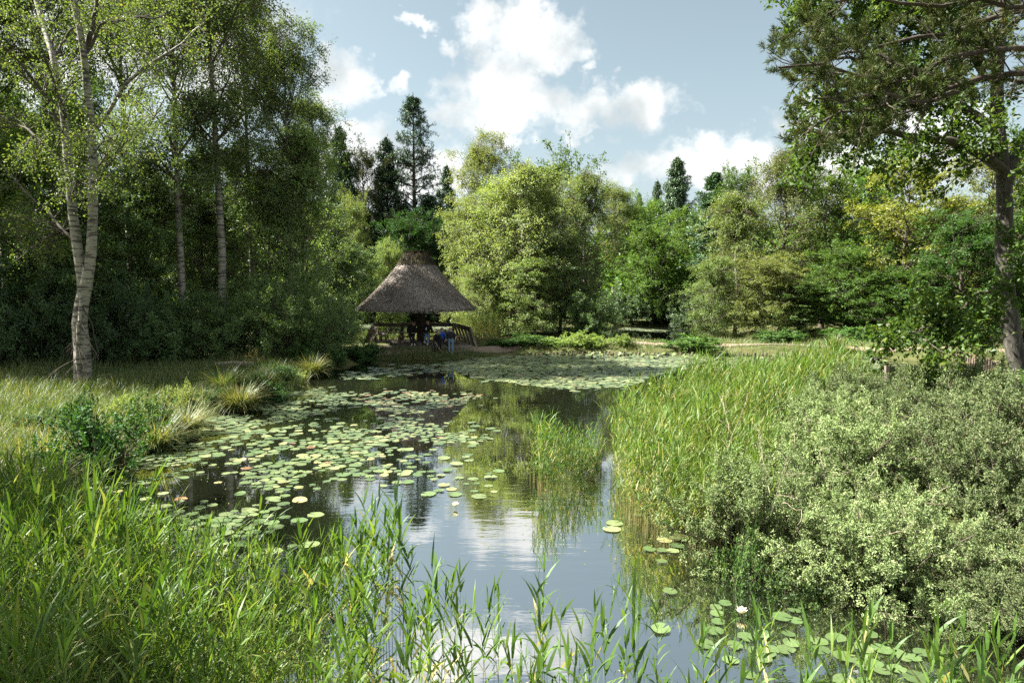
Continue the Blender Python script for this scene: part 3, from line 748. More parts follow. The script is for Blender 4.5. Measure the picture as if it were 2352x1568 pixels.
for x, y, h, pr, wd, label in [(-13.8, 4.3, 12.5, 'birch_a', 7.0, 'tall birch on the left bank just outside the picture, shading the near reeds'),
                           (-15.5, 9.8, 11.5, 'broad_a', 7.0, 'leafy tree on the left bank just outside the picture, shading the saplings'),
                           (-22.0, 24.0, 15, 'broad_a', 8.0, 'leafy tree outside the left picture edge, shading the bank grass'),
                           (-25.0, 27.5, 16, 'broad_b', 8.0, 'leafy alder outside the left picture edge beside the dark shrubs')]:
    H, R = HT[pr]
    place('birch_tree' if 'birch' in label else 'alder_tree', PR[pr], (x, y, zg(x, y)), x, (wd / 2 / R, wd / 2 / R, h / H), label, 'tree', GL)

GS = 'shrubs along the foot of the left wood'
S = [
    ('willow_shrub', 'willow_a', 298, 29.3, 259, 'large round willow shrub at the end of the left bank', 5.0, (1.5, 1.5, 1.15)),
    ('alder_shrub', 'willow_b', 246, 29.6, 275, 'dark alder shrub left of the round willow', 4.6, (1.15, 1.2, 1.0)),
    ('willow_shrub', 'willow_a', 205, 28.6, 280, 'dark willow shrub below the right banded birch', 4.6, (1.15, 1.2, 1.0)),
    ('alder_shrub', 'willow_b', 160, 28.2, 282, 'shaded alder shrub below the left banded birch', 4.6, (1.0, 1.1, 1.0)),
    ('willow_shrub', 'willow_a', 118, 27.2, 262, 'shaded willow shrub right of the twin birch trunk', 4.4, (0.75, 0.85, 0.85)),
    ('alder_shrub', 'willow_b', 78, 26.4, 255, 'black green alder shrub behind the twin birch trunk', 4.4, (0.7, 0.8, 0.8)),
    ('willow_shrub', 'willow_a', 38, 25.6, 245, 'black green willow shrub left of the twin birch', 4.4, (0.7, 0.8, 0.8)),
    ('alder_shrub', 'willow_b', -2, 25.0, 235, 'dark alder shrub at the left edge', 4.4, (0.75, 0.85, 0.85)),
    ('alder_shrub', 'willow_b', 330, 33.5, 290, 'small dark shrub between the willow and the shelter', 3.0, (0.8, 0.9, 0.9)),
]
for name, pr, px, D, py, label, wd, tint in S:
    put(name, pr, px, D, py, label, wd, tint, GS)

# ------------------------------------------------------------ the three near trees
def P3(vx, vy, D):
    return at(vx * V2, vy * V2, D)


def resample(pts, n=12):
    p = np.array(pts, float)
    s = np.concatenate([[0], np.cumsum(np.linalg.norm(np.diff(p, axis=0), axis=1))])
    q = np.linspace(0, s[-1], n * 3)
    out = np.stack([np.interp(q, s, p[:, i]) for i in range(3)], 1)
    for _ in range(4): out[1:-1] = (out[:-2] + 2 * out[1:-1] + out[2:]) / 4
    return out[np.linspace(0, len(out) - 1, n).round().astype(int)]


def near_tree(name, base, trunks, limbs, seed, bark, limb_bark, leafer, k2=9, k3=6, l2=(0.5, 1.3), l3=0.4, up2=0.0, up3=-0.3, ang2=52, rough=0.0, free=None, sides=14):
    """A tree from measured trunk and limb lines; smaller branches and leaves grow on them."""
    rng = np.random.default_rng(seed)
    wood = MB()
    for pts, r0, r1 in trunks:
        P = resample(pts, 26)
        rr = np.linspace(r0, r1, 26) * (1 + rng.normal(0, rough, 26))
        V, Q = tubes((P - base)[None], rr[None], sides)
        if rough: V += rng.normal(0, rough * 0.10, V.shape) * r0 * 2
        wood.add(V, Q, 0)
    LP = []
    for pts, r0, r1, thin in limbs:
        P = resample(pts, 12)
        wv = np.cumsum(rng.normal(0, 0.035 + 0.012 * np.linalg.norm(P[-1] - P[0]), (12, 3)), 0) * np.array([.4, .5, 1]); wv -= np.linspace(0, 1, 12)[:, None] * wv[-1]; wv -= wv[0] * (1 - np.linspace(0, 1, 12))[:, None]
        P = P + wv * 0.8
        V, Q = tubes((P - base)[None], np.linspace(r0, r1, 12)[None], 7); wood.add(V, Q, 0 if thin == 9 else 1)
        LP.append(P)
    LPa = np.stack(LP)
    if free is not None: LPa = np.concatenate([LPa, np.stack([resample(p, 12) for p in free])])
    ln = np.linalg.norm(np.diff(LPa, axis=1), axis=2).sum(1)
    reps = np.repeat(np.arange(len(LPa)), np.maximum(3, (ln * k2 / 2.2).round().astype(int)))
    t = rng.uniform(0.12, 1.0, len(reps))
    pos, tan = lerp_at(LPa[reps], t)
    r = rng.normal(0, 1, pos.shape); perp = nrm(r - tan * (r * tan).sum(1, keepdims=True))
    a = math.radians(ang2) * rng.uniform(0.6, 1.2, len(reps))[:, None]
    d = tan * np.cos(a) + perp * np.sin(a)
    L2 = rng.uniform(l2[0], l2[1], len(reps)) * (1.15 - 0.4 * t)
    B2 = grow(pos, d, L2, 6, up2, 0.16, rng)
    V, Q = tubes(B2 - base, (0.006 + 0.010 * L2)[:, None] * np.linspace(1, 0.35, 6)[None], 5); wood.add(V, Q, 1)
    s, d3, ix3, tt = spawn(B2, k3, 0.25, 1.0, math.radians(42), rng)
    L3 = l3 * rng.uniform(0.5, 1.3, len(ix3))
    B3 = grow(s, d3, L3, 4, up3, 0.14, rng)
    V, Q = tubes(B3 - base, np.full((len(B3), 4), 0.004) * np.linspace(1, 0.5, 4)[None], 3); wood.add(V, Q, 1)
    cr_ = MB(); mats = leafer(cr_, B3 - base, rng)
    return wood.mesh(name + '_wood', [BK[bark], BK[limb_bark]], True), cr_.mesh(name + '_leaves', mats)


# twin-stemmed birch on the left bank
D0 = 21.0
b = P3(190, 885, D0); b[2] = zg(b[0], b[1]) - 0.1
q = lambda vx, vy, dd=0.0: P3(vx, vy, D0 + dd)
base = b.copy()
trunks = [([b + [0, 0, -0.2], q(189, 800), q(182, 745), q(187, 700), q(198, 650), q(203, 610)], 0.27, 0.17),
          ([q(187, 705), q(193, 665), q(184, 610), q(168, 500), q(155, 360), q(148, 270), q(132, 180), q(122, 125), q(100, 60, .5), q(72, -40, .8), q(60, -160, 1)], 0.16, 0.05),
          ([q(188, 700), q(199, 650), q(208, 600), q(211, 550), q(214, 460), q(215, 380), q(208, 270), q(198, 180), q(190, 100, -.3), q(178, 40, -.5), q(160, -30, -.7), q(150, -170, -1)], 0.165, 0.06)]
limbs = [([q(198, 110), q(215, 55, -.3), q(225, 0, -.5), q(228, -90, -.6)], .09, .03, 0),
         ([q(215, 300), q(250, 225, -.4), q(290, 180, -.7), q(340, 140, -1), q(400, 105, -1.2), q(470, 52, -1.5)], .065, .022, 9),
         ([q(197, 120), q(230, 60, .4), q(290, 32, .6), q(350, 32, .8), q(390, 30, 1)], .06, .015, 0),
         ([q(152, 340), q(110, 240, -.5), q(60, 170, -1), q(0, 100, -1.5), q(-80, 60, -2)], .06, .02, 0),
         ([q(160, 400), q(120, 350, .5), q(60, 295, 1), q(0, 265, 1.5), q(-60, 250, 2)], .055, .015, 0),
         ([q(176, 560), q(130, 500, .5), q(60, 420, 1), q(0, 350, 1.2), q(-60, 330, 1.5)], .05, .015, 0),
         ([q(150, 280), q(110, 140, -1), q(60, 60, -1.5), q(0, 10, -2)], .06, .02, 0),
         ([q(125, 140), q(150, 90, .5), q(180, 60, .6), q(200, 20, .8)], .05, .015, 0),
         ([q(212, 400), q(250, 330, 1), q(300, 250, 1.3), q(330, 200, 1.6)], .035, .012, 0),
         ([q(215, 430), q(260, 350, -1), q(320, 290, -1.5), q(370, 250, -2)], .035, .012, 0),
         ([q(165, 470), q(190, 400, -1.5), q(240, 330, -2), q(280, 300, -2.5)], .03, .01, 0),
         ([q(158, 420), q(130, 330, -1.5), q(100, 300, -2), q(60, 330, -2.5)], .03, .01, 0),
         ([q(170, 520), q(120, 560, 1), q(60, 560, 1.5), q(0, 500, 2)], .03, .01, 0),
         ([q(192, 660), q(180, 700, -.3), q(183, 745, -.4), q(178, 800, -.35), q(184, 870, -.3)], .05, .06, 9)]


def birch_leafer(mb, B, rng):
    keep = (B[:, 0, 2] + base[2]) > 3.2
    add_leaves(mb, B[keep], 10, 0.075, 0.05, rng, 0.3, 0.09)
    return [LF['birch']]


m = near_tree('twin_birch', base, trunks, limbs, 41, 'birch', 'dark', birch_leafer, k2=11, k3=7, l2=(0.5, 1.6), l3=0.45, up2=-0.2, up3=-0.8)
e = place('birch_tree', m, base, 0, 1, 'near twin stemmed birch leaning over lit grass on the left bank', 'tree', None, (1.15, 1.12, 0.95))

# oak at the right edge
D0 = 16.2
b = P3(2352, 960, D0); b[2] = zg(b[0], b[1]) - 0.15
base = b.copy()
trunks = [([b + [0.15, 0, -0.2], q(2352, 900), q(2336, 830), q(2322, 760), q(2312, 690), q(2305, 600), q(2308, 490), q(2306, 390), q(2292, 300), q(2288, 200), q(2300, 80), q(2310, -90)], 0.235, 0.09),
          ([q(2308, 420), q(2345, 330), q(2400, 240), q(2440, 120), q(2450, -60)], 0.17, 0.08)]
limbs = [([q(2312, 400), q(2255, 350, -.2), q(2198, 320, -.4), q(2096, 307, -.6), q(1993, 306, -.8), q(1930, 322, -1), q(1860, 318, -1.2)], .14, .02, 0),
         ([q(2300, 305), q(2231, 254, .2), q(2180, 220, .4), q(2112, 191, .6), q(2044, 165, .8), q(1960, 130, 1), q(1880, 120, 1)], .13, .02, 0),
         ([q(2180, 225, .4), q(2120, 228, .5), q(2061, 231, .6), q(1960, 250, .8), q(1850, 260, 1)], .06, .02, 0),
         ([q(2290, 190), q(2230, 130, -.3), q(2180, 40, -.6), q(2120, -40, -1)], .09, .03, 0),
         ([q(2290, 130), q(2200, 60, .8), q(2100, 10, 1), q(1950, -30, 1.2), q(1850, -40, 1.4)], .09, .02, 0),
         ([q(2290, 160), q(2180, 90, 1.5), q(2050, 60, 2), q(1920, 50, 2.4), q(1830, 40, 2.6)], .08, .02, 0),
         ([q(2308, 640), q(2240, 660, -.8), q(2190, 715, -1.0), q(2130, 755, -1.3), q(2080, 770, -1.5)], .05, .012, 0),
         ([q(2350, 330), q(2420, 330, -1), q(2480, 400, -2)], .06, .02, 0),
         ([q(2312, 735, -.25), q(2296, 736, -.4), q(2282, 742, -.5)], .07, .03, 0),
         ([q(2310, 560), q(2370, 540, -1), q(2430, 600, -1.5)], .05, .015, 0)]


def oak_leafer(mb, B, rng):
    add_leaves(mb, B, 19, 0.125, 0.08, rng, 0.7, 0.09)
    return [LF['oak']]


m = near_tree('near_oak', base, trunks, limbs, 42, 'oak', 'dark', oak_leafer, k2=14, k3=7, l2=(0.5, 1.7), l3=0.34, up2=0.1, up3=0.0, rough=0.05, sides=18)
place('oak_tree', m, base, 0, 1, 'near oak with fissured bark and long dark limbs at the right edge', 'tree', None, (0.95, 0.95, 0.85))

# pine reaching in from the right, its trunk outside the picture
D0 = 13.0
base = np.array([12.6, 13.4, zg(12.6, 13.4) - 0.1])
top = lambda z: np.array([base[0] + 0.1 * (z % 1), base[1], z])
trunks = [([base + [0, 0, -0.2], top(2.0), top(4.0), top(6.2), top(8.1), top(10.0), top(12.0)], 0.30, 0.10)]
limbs = [([top(5.8), q(2500, 190, .2), q(2352, 165), q(2200, 212, -.2), q(2050, 244, -.4), q(1930, 262, -.6), q(1850, 300, -.7)], .09, .02, 0),
         ([top(6.4), q(2500, 120, .2), q(2352, 112), q(2150, 172, -.4), q(1980, 190, -.7), q(1850, 165, -.9), q(1790, 155, -1)], .085, .02, 0),
         ([top(7.2), q(2480, 60, .5), q(2300, 62, .4), q(2100, 102, .2), q(1950, 95, 0), q(1860, 60, 0)], .08, .02, 0),
         ([top(8.0), q(2480, 0), q(2250, 2, -.3), q(2060, 30, -.5), q(1920, 5, -.8)], .07, .02, 0),
         ([top(5.4), q(2500, 215, .6), q(2300, 190, .7), q(2100, 265, .8), q(1960, 300, .8), q(1840, 300, .9)], .06, .015, 0),
         ([q(2200, 212, -.2), q(2080, 200, -.9), q(1960, 215, -1.2), q(1880, 225, -1.4)], .04, .012, 0),
         ([q(2150, 172, -.4), q(2010, 130, .3), q(1900, 130, .6), q(1830, 195, .8)], .04, .012, 0)]


def pine_leafer(mb, B, rng):
    tip = B[:, 0, 0] + base[0] < 8.9
    B = B[tip | (rng.uniform(0, 1, len(B)) < 0.35)]
    M = len(B); k = 64
    ix = np.repeat(np.arange(M), k)
    p, tan = lerp_at(B[ix], rng.uniform(0.35, 1.0, len(ix)))
    ax = nrm(tan * 1.0 + nrm(rng.normal(0, 1, p.shape)) * 0.95)
    L = 0.125 * rng.uniform(0.7, 1.15, len(ix))
    V, Q = leaves(p, ax, L, np.full(len(ix), 0.011), rng, 0, 0.0)
    mb.add(V, Q, 0, np.clip(rng.beta(2, 2.4, len(ix)) + rng.normal(0, .15, M)[ix], 0, 1))
    return [LF['pine']]


m = near_tree('near_pine', base, trunks, limbs, 43, 'pine', 'pine', pine_leafer, k2=11, k3=5, l2=(0.4, 1.2), l3=0.30, up2=0.15, up3=0.45, ang2=48)
place('pine_tree', m, base, 0, 1, 'pine branches with long needle tufts reaching in from the right', 'tree')

# ------------------------------------------------------------ the thatched shelter and its deck
HX, HY = -5.15, 37.0
DZ = 0.44
wood_grey = noise_mat('weathered_boards', [(0.3, (0.10, 0.08, 0.065)), (0.6, (0.24, 0.20, 0.17)), (0.8, (0.36, 0.31, 0.27))], (2, 2, 2), rough=0.9, bump=0.2, mul_v=True)
wood_dark = noise_mat('tarred_timber', [(0.3, (0.018, 0.014, 0.011)), (0.7, (0.055, 0.045, 0.035))], (6, 6, 1.5), rough=0.85, bump=0.3)
wood_mid = noise_mat('old_timber', [(0.3, (0.05, 0.04, 0.03)), (0.7, (0.17, 0.14, 0.11))], (5, 5, 1.5), rough=0.9, bump=0.3)
thatch = leaf_mat('thatch_straw', [(0, (0.055, 0.045, 0.036)), (0.5, (0.20, 0.175, 0.152)), (1, (0.44, 0.39, 0.34))], trans=0.05, gloss=0.01, vary=0.0, tcol=(1, 1, 1))
heather = leaf_mat('ridge_heather', [(0, (0.03, 0.025, 0.018)), (0.6, (0.075, 0.065, 0.04)), (1, (0.15, 0.13, 0.07))], trans=0.05, gloss=0.01, vary=0.0, tcol=(1, 1, 1))

sh = empty('thatched_shelter', (HX, HY, DZ)); tag(sh, 'round thatched mushroom shelter on one thick dark post above the deck', 'shelter')
prof = [(0.62, 4.52), (0.82, 4.44), (0.98, 4.30), (1.16, 4.08), (1.42, 3.74), (1.78, 3.32), (2.16, 2.92), (2.56, 2.52), (2.92, 2.18), (3.16, 1.97), (3.20, 1.90), (3.12, 1.84)]
inner = [(2.9, 1.95), (2.2, 2.55), (1.4, 3.35), (0.7, 4.15), (0.3, 4.4)]


def lathe(mb, pr_, sides=64, m=0, wob=0.0, seed=0):
    rng = np.random.default_rng(seed)
    th = np.arange(sides) * 2 * np.pi / sides
    V = np.array([[(r + wob * math.sin(3 * t + 2 * z) * 0.6 + rng.normal(0, wob * 0.4)) * math.cos(t), r * math.sin(t) + rng.normal(0, wob * 0.4), z + rng.normal(0, wob * 0.3)] for r, z in pr_ for t in th])
    n = len(pr_)
    Q = [[i * sides + j, i * sides + (j + 1) % sides, (i + 1) * sides + (j + 1) % sides, (i + 1) * sides + j] for i in range(n - 1) for j in range(sides)]
    return mb.add(V, Q, m, rng.beta(2, 2, len(Q)) * 0.5 + 0.1)


def straw_coat(mb, pr_, N, L, Wd, seed, lift=0.10):
    rng = np.random.default_rng(seed)
    p = np.array(pr_); seg = np.hypot(*np.diff(p, axis=0).T); wgt = seg * (p[:-1, 0] + p[1:, 0]); wgt /= wgt.sum()
    k = rng.choice(len(seg), N, p=wgt); u = rng.uniform(0, 1, N); th = rng.uniform(0, 2 * np.pi, N)
    r = p[k, 0] * (1 - u) + p[k + 1, 0] * u; z = p[k, 1] * (1 - u) + p[k + 1, 1] * u
    dr = (p[k + 1, 0] - p[k, 0]) / seg[k]; dz = (p[k + 1, 1] - p[k, 1]) / seg[k]
    nr, nz = -dz, dr
    c, s = np.cos(th), np.sin(th)
    P = np.stack([(r + nr * 0.01) * c, (r + nr * 0.01) * s, z + nz * 0.01], 1)
    ax = np.stack([(dr + nr * lift) * c, (dr + nr * lift) * s, dz + nz * lift], 1) + rng.normal(0, 0.16, (N, 3))
    nn = np.stack([nr * c, nr * s, nz], 1)
    ax = nrm(ax); sdv = nrm(np.cross(ax, nn)); ll = L * rng.uniform(0.6, 1.4, N)[:, None]; w2 = Wd * rng.uniform(0.6, 1.4, N)[:, None] / 2
    V = np.stack([P - sdv * w2 * .6, P + sdv * w2 * .6, P + ax * ll + sdv * w2, P + ax * ll - sdv * w2], 1).reshape(-1, 3)
    mb.add(V, np.arange(4 * N).reshape(-1, 4), 0, np.clip(rng.beta(2, 2.6, N) + 0.12 * np.sin(5 * th + 3 * z), 0, 1))


rf = MB(); lathe(rf, prof + inner, wob=0.015, seed=1); straw_coat(rf, prof[2:11], 26000, 0.15, 0.018, 2)
roof = rf.obj('roof', [thatch], sh); tag(roof, 'grey thatch with a darker heather ridge')
cp = MB(); cap_prof = [(0.02, 4.95), (0.40, 4.95), (0.64, 4.88), (0.74, 4.74), (0.82, 4.58), (0.93, 4.42), (1.0, 4.32), (0.9, 4.28)]
lathe(cp, cap_prof, 48, wob=0.03, seed=3); straw_coat(cp, cap_prof, 5000, 0.14, 0.022, 4, 0.35)
cp.obj('ridge_cap', [heather], roof)
ps = MB().tube([(0.2, 0.1, -0.6), (0.2, 0.1, 0.6), (0.2, 0.1, 2.4), (0.1, 0.05, 3.6)], [0.24, 0.235, 0.235, 0.2], 20)
ps.obj('post', wood_dark, sh, smooth=True)
rafters = MB()
for k in range(12):
    t_ = k * math.pi / 6
    rafters.bar((0.2, 0.1, 3.4), (2.9 * math.cos(t_), 2.9 * math.sin(t_), 1.93), 0.07, 0.1)
rafters.obj('rafter_ring', wood_dark, sh)
struts = MB()
for k in range(4):
    t_ = k * math.pi / 2 + 0.5
    struts.bar((0.2, 0.1, 1.9), (1.5 * math.cos(t_), 1.5 * math.sin(t_), 2.75), 0.1, 0.1)
struts.obj('brace_set', wood_dark, sh)

FL, FR, BR_, BL = np.array([-6.75, 34.75]), np.array([-1.75, 34.95]), np.array([-3.35, 40.1]), np.array([-8.25, 40.1])
dk = empty('wooden_deck', (HX, HY, 0)); tag(dk, 'weathered grey board deck under the thatched shelter', 'deck')
bd = MB(); nb = 34
for i in range(nb):
    u0, u1 = (i + 0.05) / nb, (i + 0.95) / nb
    c_ = [FL + (FR - FL) * u0, FL + (FR - FL) * u1, BL + (BR_ - BL) * u1, BL + (BR_ - BL) * u0]
    lo = [(*(p - [HX, HY]), DZ - 0.045) for p in c_]; hi = [(*(p - [HX, HY]), DZ) for p in c_]
    bd.add(lo + hi, [[4, 5, 6, 7], [3, 2, 1, 0], [0, 1, 5, 4], [1, 2, 6, 5], [2, 3, 7, 6], [3, 0, 4, 7]], 0, RG.beta(2, 2))
bd.obj('deck_boards', wood_grey, dk)
fr_ = MB(); L3d = lambda p, z: np.array([p[0] - HX, p[1] - HY, z])
fr_.bar(L3d(FL, DZ - 0.13), L3d(FR, DZ - 0.13), 0.08, 0.16); fr_.bar(L3d(BL, DZ - 0.13), L3d(BR_, DZ - 0.13), 0.08, 0.16)
fr_.bar(L3d(FL, DZ - 0.14), L3d(BL, DZ - 0.14), 0.08, 0.14); fr_.bar(L3d(FR, DZ - 0.14), L3d(BR_, DZ - 0.14), 0.08, 0.14)
for u in (0.05, 0.5, 0.95):
    for v in (0.04, 0.96):
        p = (FL * (1 - u) + FR * u) * (1 - v) + (BL * (1 - u) + BR_ * u) * v
        fr_.tube([L3d(p, -0.9), L3d(p, DZ - 0.06)], [0.09, 0.09], 8)
fr_.obj('deck_frame', wood_dark, dk)

RZ = 1.30
rl = empty('railing', (HX, 39.9, DZ)); tag(rl, 'timber railing with leaning side slats round the back of the deck', 'railing')
L3r = lambda x, y, z: np.array([x - HX, y - 39.9, z - DZ])
tr_ = MB().bar(L3r(-8.2, 39.95, RZ), L3r(-3.4, 39.95, RZ), 0.07, 0.2); tr_.obj('top_rail', wood_mid, rl)
for x in (-8.15, -6.45, -4.9, -3.45):
    MB().bar(L3r(x, 40.02, -0.3), L3r(x, 40.02, RZ - 0.08), 0.13, 0.13).obj('rail_post', wood_mid, rl)
sr = MB().bar(L3r(-3.42, 39.9, RZ + .02), L3r(-2.22, 36.3, RZ - 0.02), 0.07, 0.22); sr.obj('side_rail', wood_mid, rl)
sr = MB().bar(L3r(-8.2, 39.9, RZ + .02), L3r(-7.25, 36.9, RZ - 0.22), 0.07, 0.2); sr.obj('side_rail', wood_mid, rl)
MB().bar(L3r(-2.22, 36.3, RZ), L3r(-1.80, 35.3, 0.2), 0.12, 0.14).obj('end_brace', wood_mid, rl)
for k in range(5):
    u = k / 5 + 0.08
    a_ = np.array([-3.42, 39.9]) * (1 - u) + np.array([-2.22, 36.3]) * u
    MB().bar(L3r(a_[0], a_[1], RZ - .05), L3r(a_[0] + 0.42, a_[1] - 0.35, 0.15), 0.08, 0.1).obj('leaning_strut', wood_mid, rl)
for k in range(8):
    u = k / 7.6
    a_ = np.array([-8.2, 39.9]) * (1 - u) + np.array([-7.25, 36.9]) * u; zt = RZ - 0.02 - 0.2 * u
    MB().bar(L3r(a_[0], a_[1], zt), L3r(a_[0] - 0.5, a_[1] - 0.15, 0.15), 0.1, 0.05).obj('leaning_slat', wood_mid, rl)


def bench(p, q, wdt, h, label, legs=2, mat=None):
    p = np.array(p, float); q = np.array(q, float); c = (p + q) / 2
    e = empty('bench', (c[0], c[1], DZ)); tag(e, label, 'bench', 'benches on the deck')
    loc = lambda a, z: np.array([a[0] - c[0], a[1] - c[1], z])
    MB().bar(loc(p, h), loc(q, h), wdt, 0.055).obj('seat', mat or wood_grey, e)
    for k in range(legs):
        u = 0.06 + 0.88 * k / (legs - 1)
        a = p * (1 - u) + q * u
        t = nrm(q - p); nn = np.array([-t[1], t[0]]) * wdt * 0.36
        MB().bar(loc(a - nn, h - 0.05), loc(a + nn, h - 0.05), 0.09, 0.06).bar(loc(a - nn, 0), loc(a - nn, h - 0.07), 0.09, 0.09).bar(loc(a + nn, 0), loc(a + nn, h - 0.07), 0.09, 0.09).obj('leg', wood_mid, e)
    return e


bench((-7.85, 39.45), (-3.75, 39.45), 0.42, 0.46, 'long bench along the back railing of the deck', 4)
bench((-7.65, 38.9), (-7.0, 37.0), 0.42, 0.46, 'short bench along the left slatted side of the deck', 2)
bench((-3.75, 38.9), (-2.75, 36.3), 0.42, 0.46, 'bench along the right side railing of the deck', 2)
bench((-6.05, 36.3), (-5.22, 36.3), 0.42, 0.45, 'low bench left of the thick post, man seated on it', 2)
bench((-4.70, 36.4), (-3.95, 36.4), 0.42, 0.45, 'low bench right of the thick post under the cup drinker', 2)

# ------------------------------------------------------------ the five people
SKIN = plain('skin', (0.42, 0.27, 0.19)); BLACKC = plain('black_cloth', (0.016, 0.016, 0.018), 0.9); JEAN = plain('blue_denim', (0.15, 0.24, 0.36), 0.9)
BLUE = plain('blue_shirt', (0.02, 0.07, 0.36), 0.85); GREYC = plain('grey_cloth', (0.16, 0.17, 0.19), 0.9); HAIRB = plain('brown_hair', (0.10, 0.065, 0.035), 0.6)
HAIRD = plain('dark_hair', (0.025, 0.018, 0.012), 0.6); BLOND = plain('fair_hair', (0.26, 0.18, 0.095), 0.6); WHITE = plain('white_leather', (0.72, 0.71, 0.69), 0.6)
REDS = plain('red_shoe', (0.30, 0.045, 0.025), 0.6); BEIGE = plain('beige_knit', (0.24, 0.19, 0.13), 0.95); EYE = plain('eye', (0.02, 0.016, 0.014), 0.2)
DARKT = plain('dark_trousers', (0.022, 0.022, 0.026), 0.9); LIP = plain('lips', (0.30, 0.12, 0.09), 0.6)


def person(loc, J, face, label, mats, top_m, leg_m, shoe_m, hair, s=0.74, group='people at the shelter', bulk=1.0, extra=None, cloth='jacket'):
    """J: joint positions in metres from loc (x right, y away, z up). face: the direction the face looks. One skinned surface."""
    chains = [('pelvis', 'belly', 'chest', 'neck', 'head', 'crown')] + [(a, b_, c_, d_, e_) for sd_ in 'lr' for a, b_, c_, d_, e_ in
              [('pelvis', 'hip' + sd_, 'knee' + sd_, 'ankle' + sd_, 'toe' + sd_), ('chest', 'shoulder' + sd_, 'elbow' + sd_, 'wrist' + sd_, 'palm' + sd_)]]
    R = {'pelvis': .135 * bulk, 'belly': .135 * bulk, 'chest': .15 * bulk, 'neck': .062, 'head': .098, 'crown': .075, 'hip': .098, 'knee': .065, 'ankle': .045, 'toe': .04,
         'shoulder': .075 * bulk, 'elbow': .055 * bulk, 'wrist': .034, 'palm': .032}
    J = {k: np.array(v, float) for k, v in J.items()}
    fd = nrm(np.array(face, float))
    bm = bmesh.new(); ly = bm.verts.layers.skin.verify(); vs = {}
    for k, v in J.items():
        vs[k] = bm.verts.new(v); r = R[k if k in R else k[:-1]] * s
        vs[k][ly].radius = (r, r); vs[k][ly].use_root = k == 'pelvis'
    for ch in chains:
        for a, b_ in zip(ch, ch[1:]): bm.edges.new((vs[a], vs[b_]))
    me = bpy.data.meshes.new('body_lines'); bm.to_mesh(me); bm.free()
    tmp = link('body_lines', me); tmp.modifiers.new('skin', 'SKIN').use_smooth_shade = True
    sb = tmp.modifiers.new('sub', 'SUBSURF'); sb.levels = sb.render_levels = 2
    ev = tmp.evaluated_get(bpy.context.evaluated_depsgraph_get()); em = ev.to_mesh()
    V = np.empty(len(em.vertices) * 3); em.vertices.foreach_get('co', V); V = V.reshape(-1, 3)
    Q = np.array([(list(p.vertices) + [p.vertices[-1]])[:4] for p in em.polygons])
    ev.to_mesh_clear(); bpy.data.objects.remove(tmp); bpy.data.meshes.remove(me)
    segs = []
    for ch in chains:
        for a, b_ in zip(ch, ch[1:]):
            k = b_.rstrip('lr') if b_[:-1] in R else b_
            reg = {'belly': 1, 'chest': 1, 'neck': 1, 'head': 0, 'crown': 0, 'hip': 2, 'knee': 2, 'ankle': 2, 'toe': 3, 'shoulder': 1, 'elbow': 1, 'wrist': 1, 'palm': 0}[b_ if b_ in R else b_[:-1]]
            segs.append((J[a], J[b_], reg))
    C = V[Q].mean(1); best = np.full(len(C), 9e9); mi = np.zeros(len(C), int)
    for a, b_, reg in segs:
        ab = b_ - a; t = np.clip(((C - a) @ ab) / (ab @ ab), 0, 1); d = np.linalg.norm(C - a - t[:, None] * ab, axis=1)
        u = d < best; best[u] = d[u]; mi[u] = reg
    mb = MB(); mb.add(V, Q, mi)
    hd = J['head']; up = nrm(J['crown'] - J['neck']); fd = nrm(fd - up * (fd @ up)); rt = np.cross(fd, up)

    def ball(c, r, m, sq=(1, 1, 1)):
        th, ph = np.meshgrid(np.arange(8) * np.pi / 4, np.linspace(0.15, np.pi - 0.15, 6), indexing='ij')
        P = np.stack([np.cos(th) * np.sin(ph) * sq[0], np.sin(th) * np.sin(ph) * sq[1], np.cos(ph) * sq[2]], -1).reshape(-1, 3) * r
        P = P[:, :1] * rt + P[:, 1:2] * fd + P[:, 2:] * up + c
        mb.add(P, [[i * 6 + j, i * 6 + j + 1, ((i + 1) % 8) * 6 + j + 1, ((i + 1) % 8) * 6 + j] for i in range(8) for j in range(5)], m)
    for sg in (-1, 1):
        ball(hd + (fd * .092 + rt * sg * .034 + up * .02) * s, .013 * s, 4)
        ball(hd + (rt * sg * .098) * s, .03 * s, 0, (.4, .7, 1))
    ball(hd + (fd * .105 - up * .012) * s, .018 * s, 0, (.7, 1.1, 1.3)); ball(hd + (fd * .090 - up * .05) * s, .018 * s, 5, (1.3, .5, .4))
    for sd_ in 'lr':                                   # five fingers of unequal length, curled a little
        w_, p_ = J['wrist' + sd_], J['palm' + sd_]; d_ = nrm(p_ - w_)
        sidev = nrm(np.cross(d_, np.array([0, 0.3, 1.0]))); cu = np.cross(sidev, d_)
        for k, ln in enumerate((.06, .075, .082, .076, .06)):
            o_ = p_ + sidev * (k - 2) * .017 * s if k else p_ - d_ * .02 * s - sidev * .04 * s
            dd = nrm(d_ + (-sidev * .9 if k == 0 else 0 * d_))
            mb.tube([o_, o_ + dd * ln * .5 * s, o_ + (dd * .85 + cu * .35) * ln * s], [.0095 * s, .0085 * s, .006 * s], 6, 0)
    e = mb.obj('person', [SKIN, top_m, leg_m, shoe_m, EYE, LIP], None, loc, smooth=True)
    tag(e, label, 'person', group)
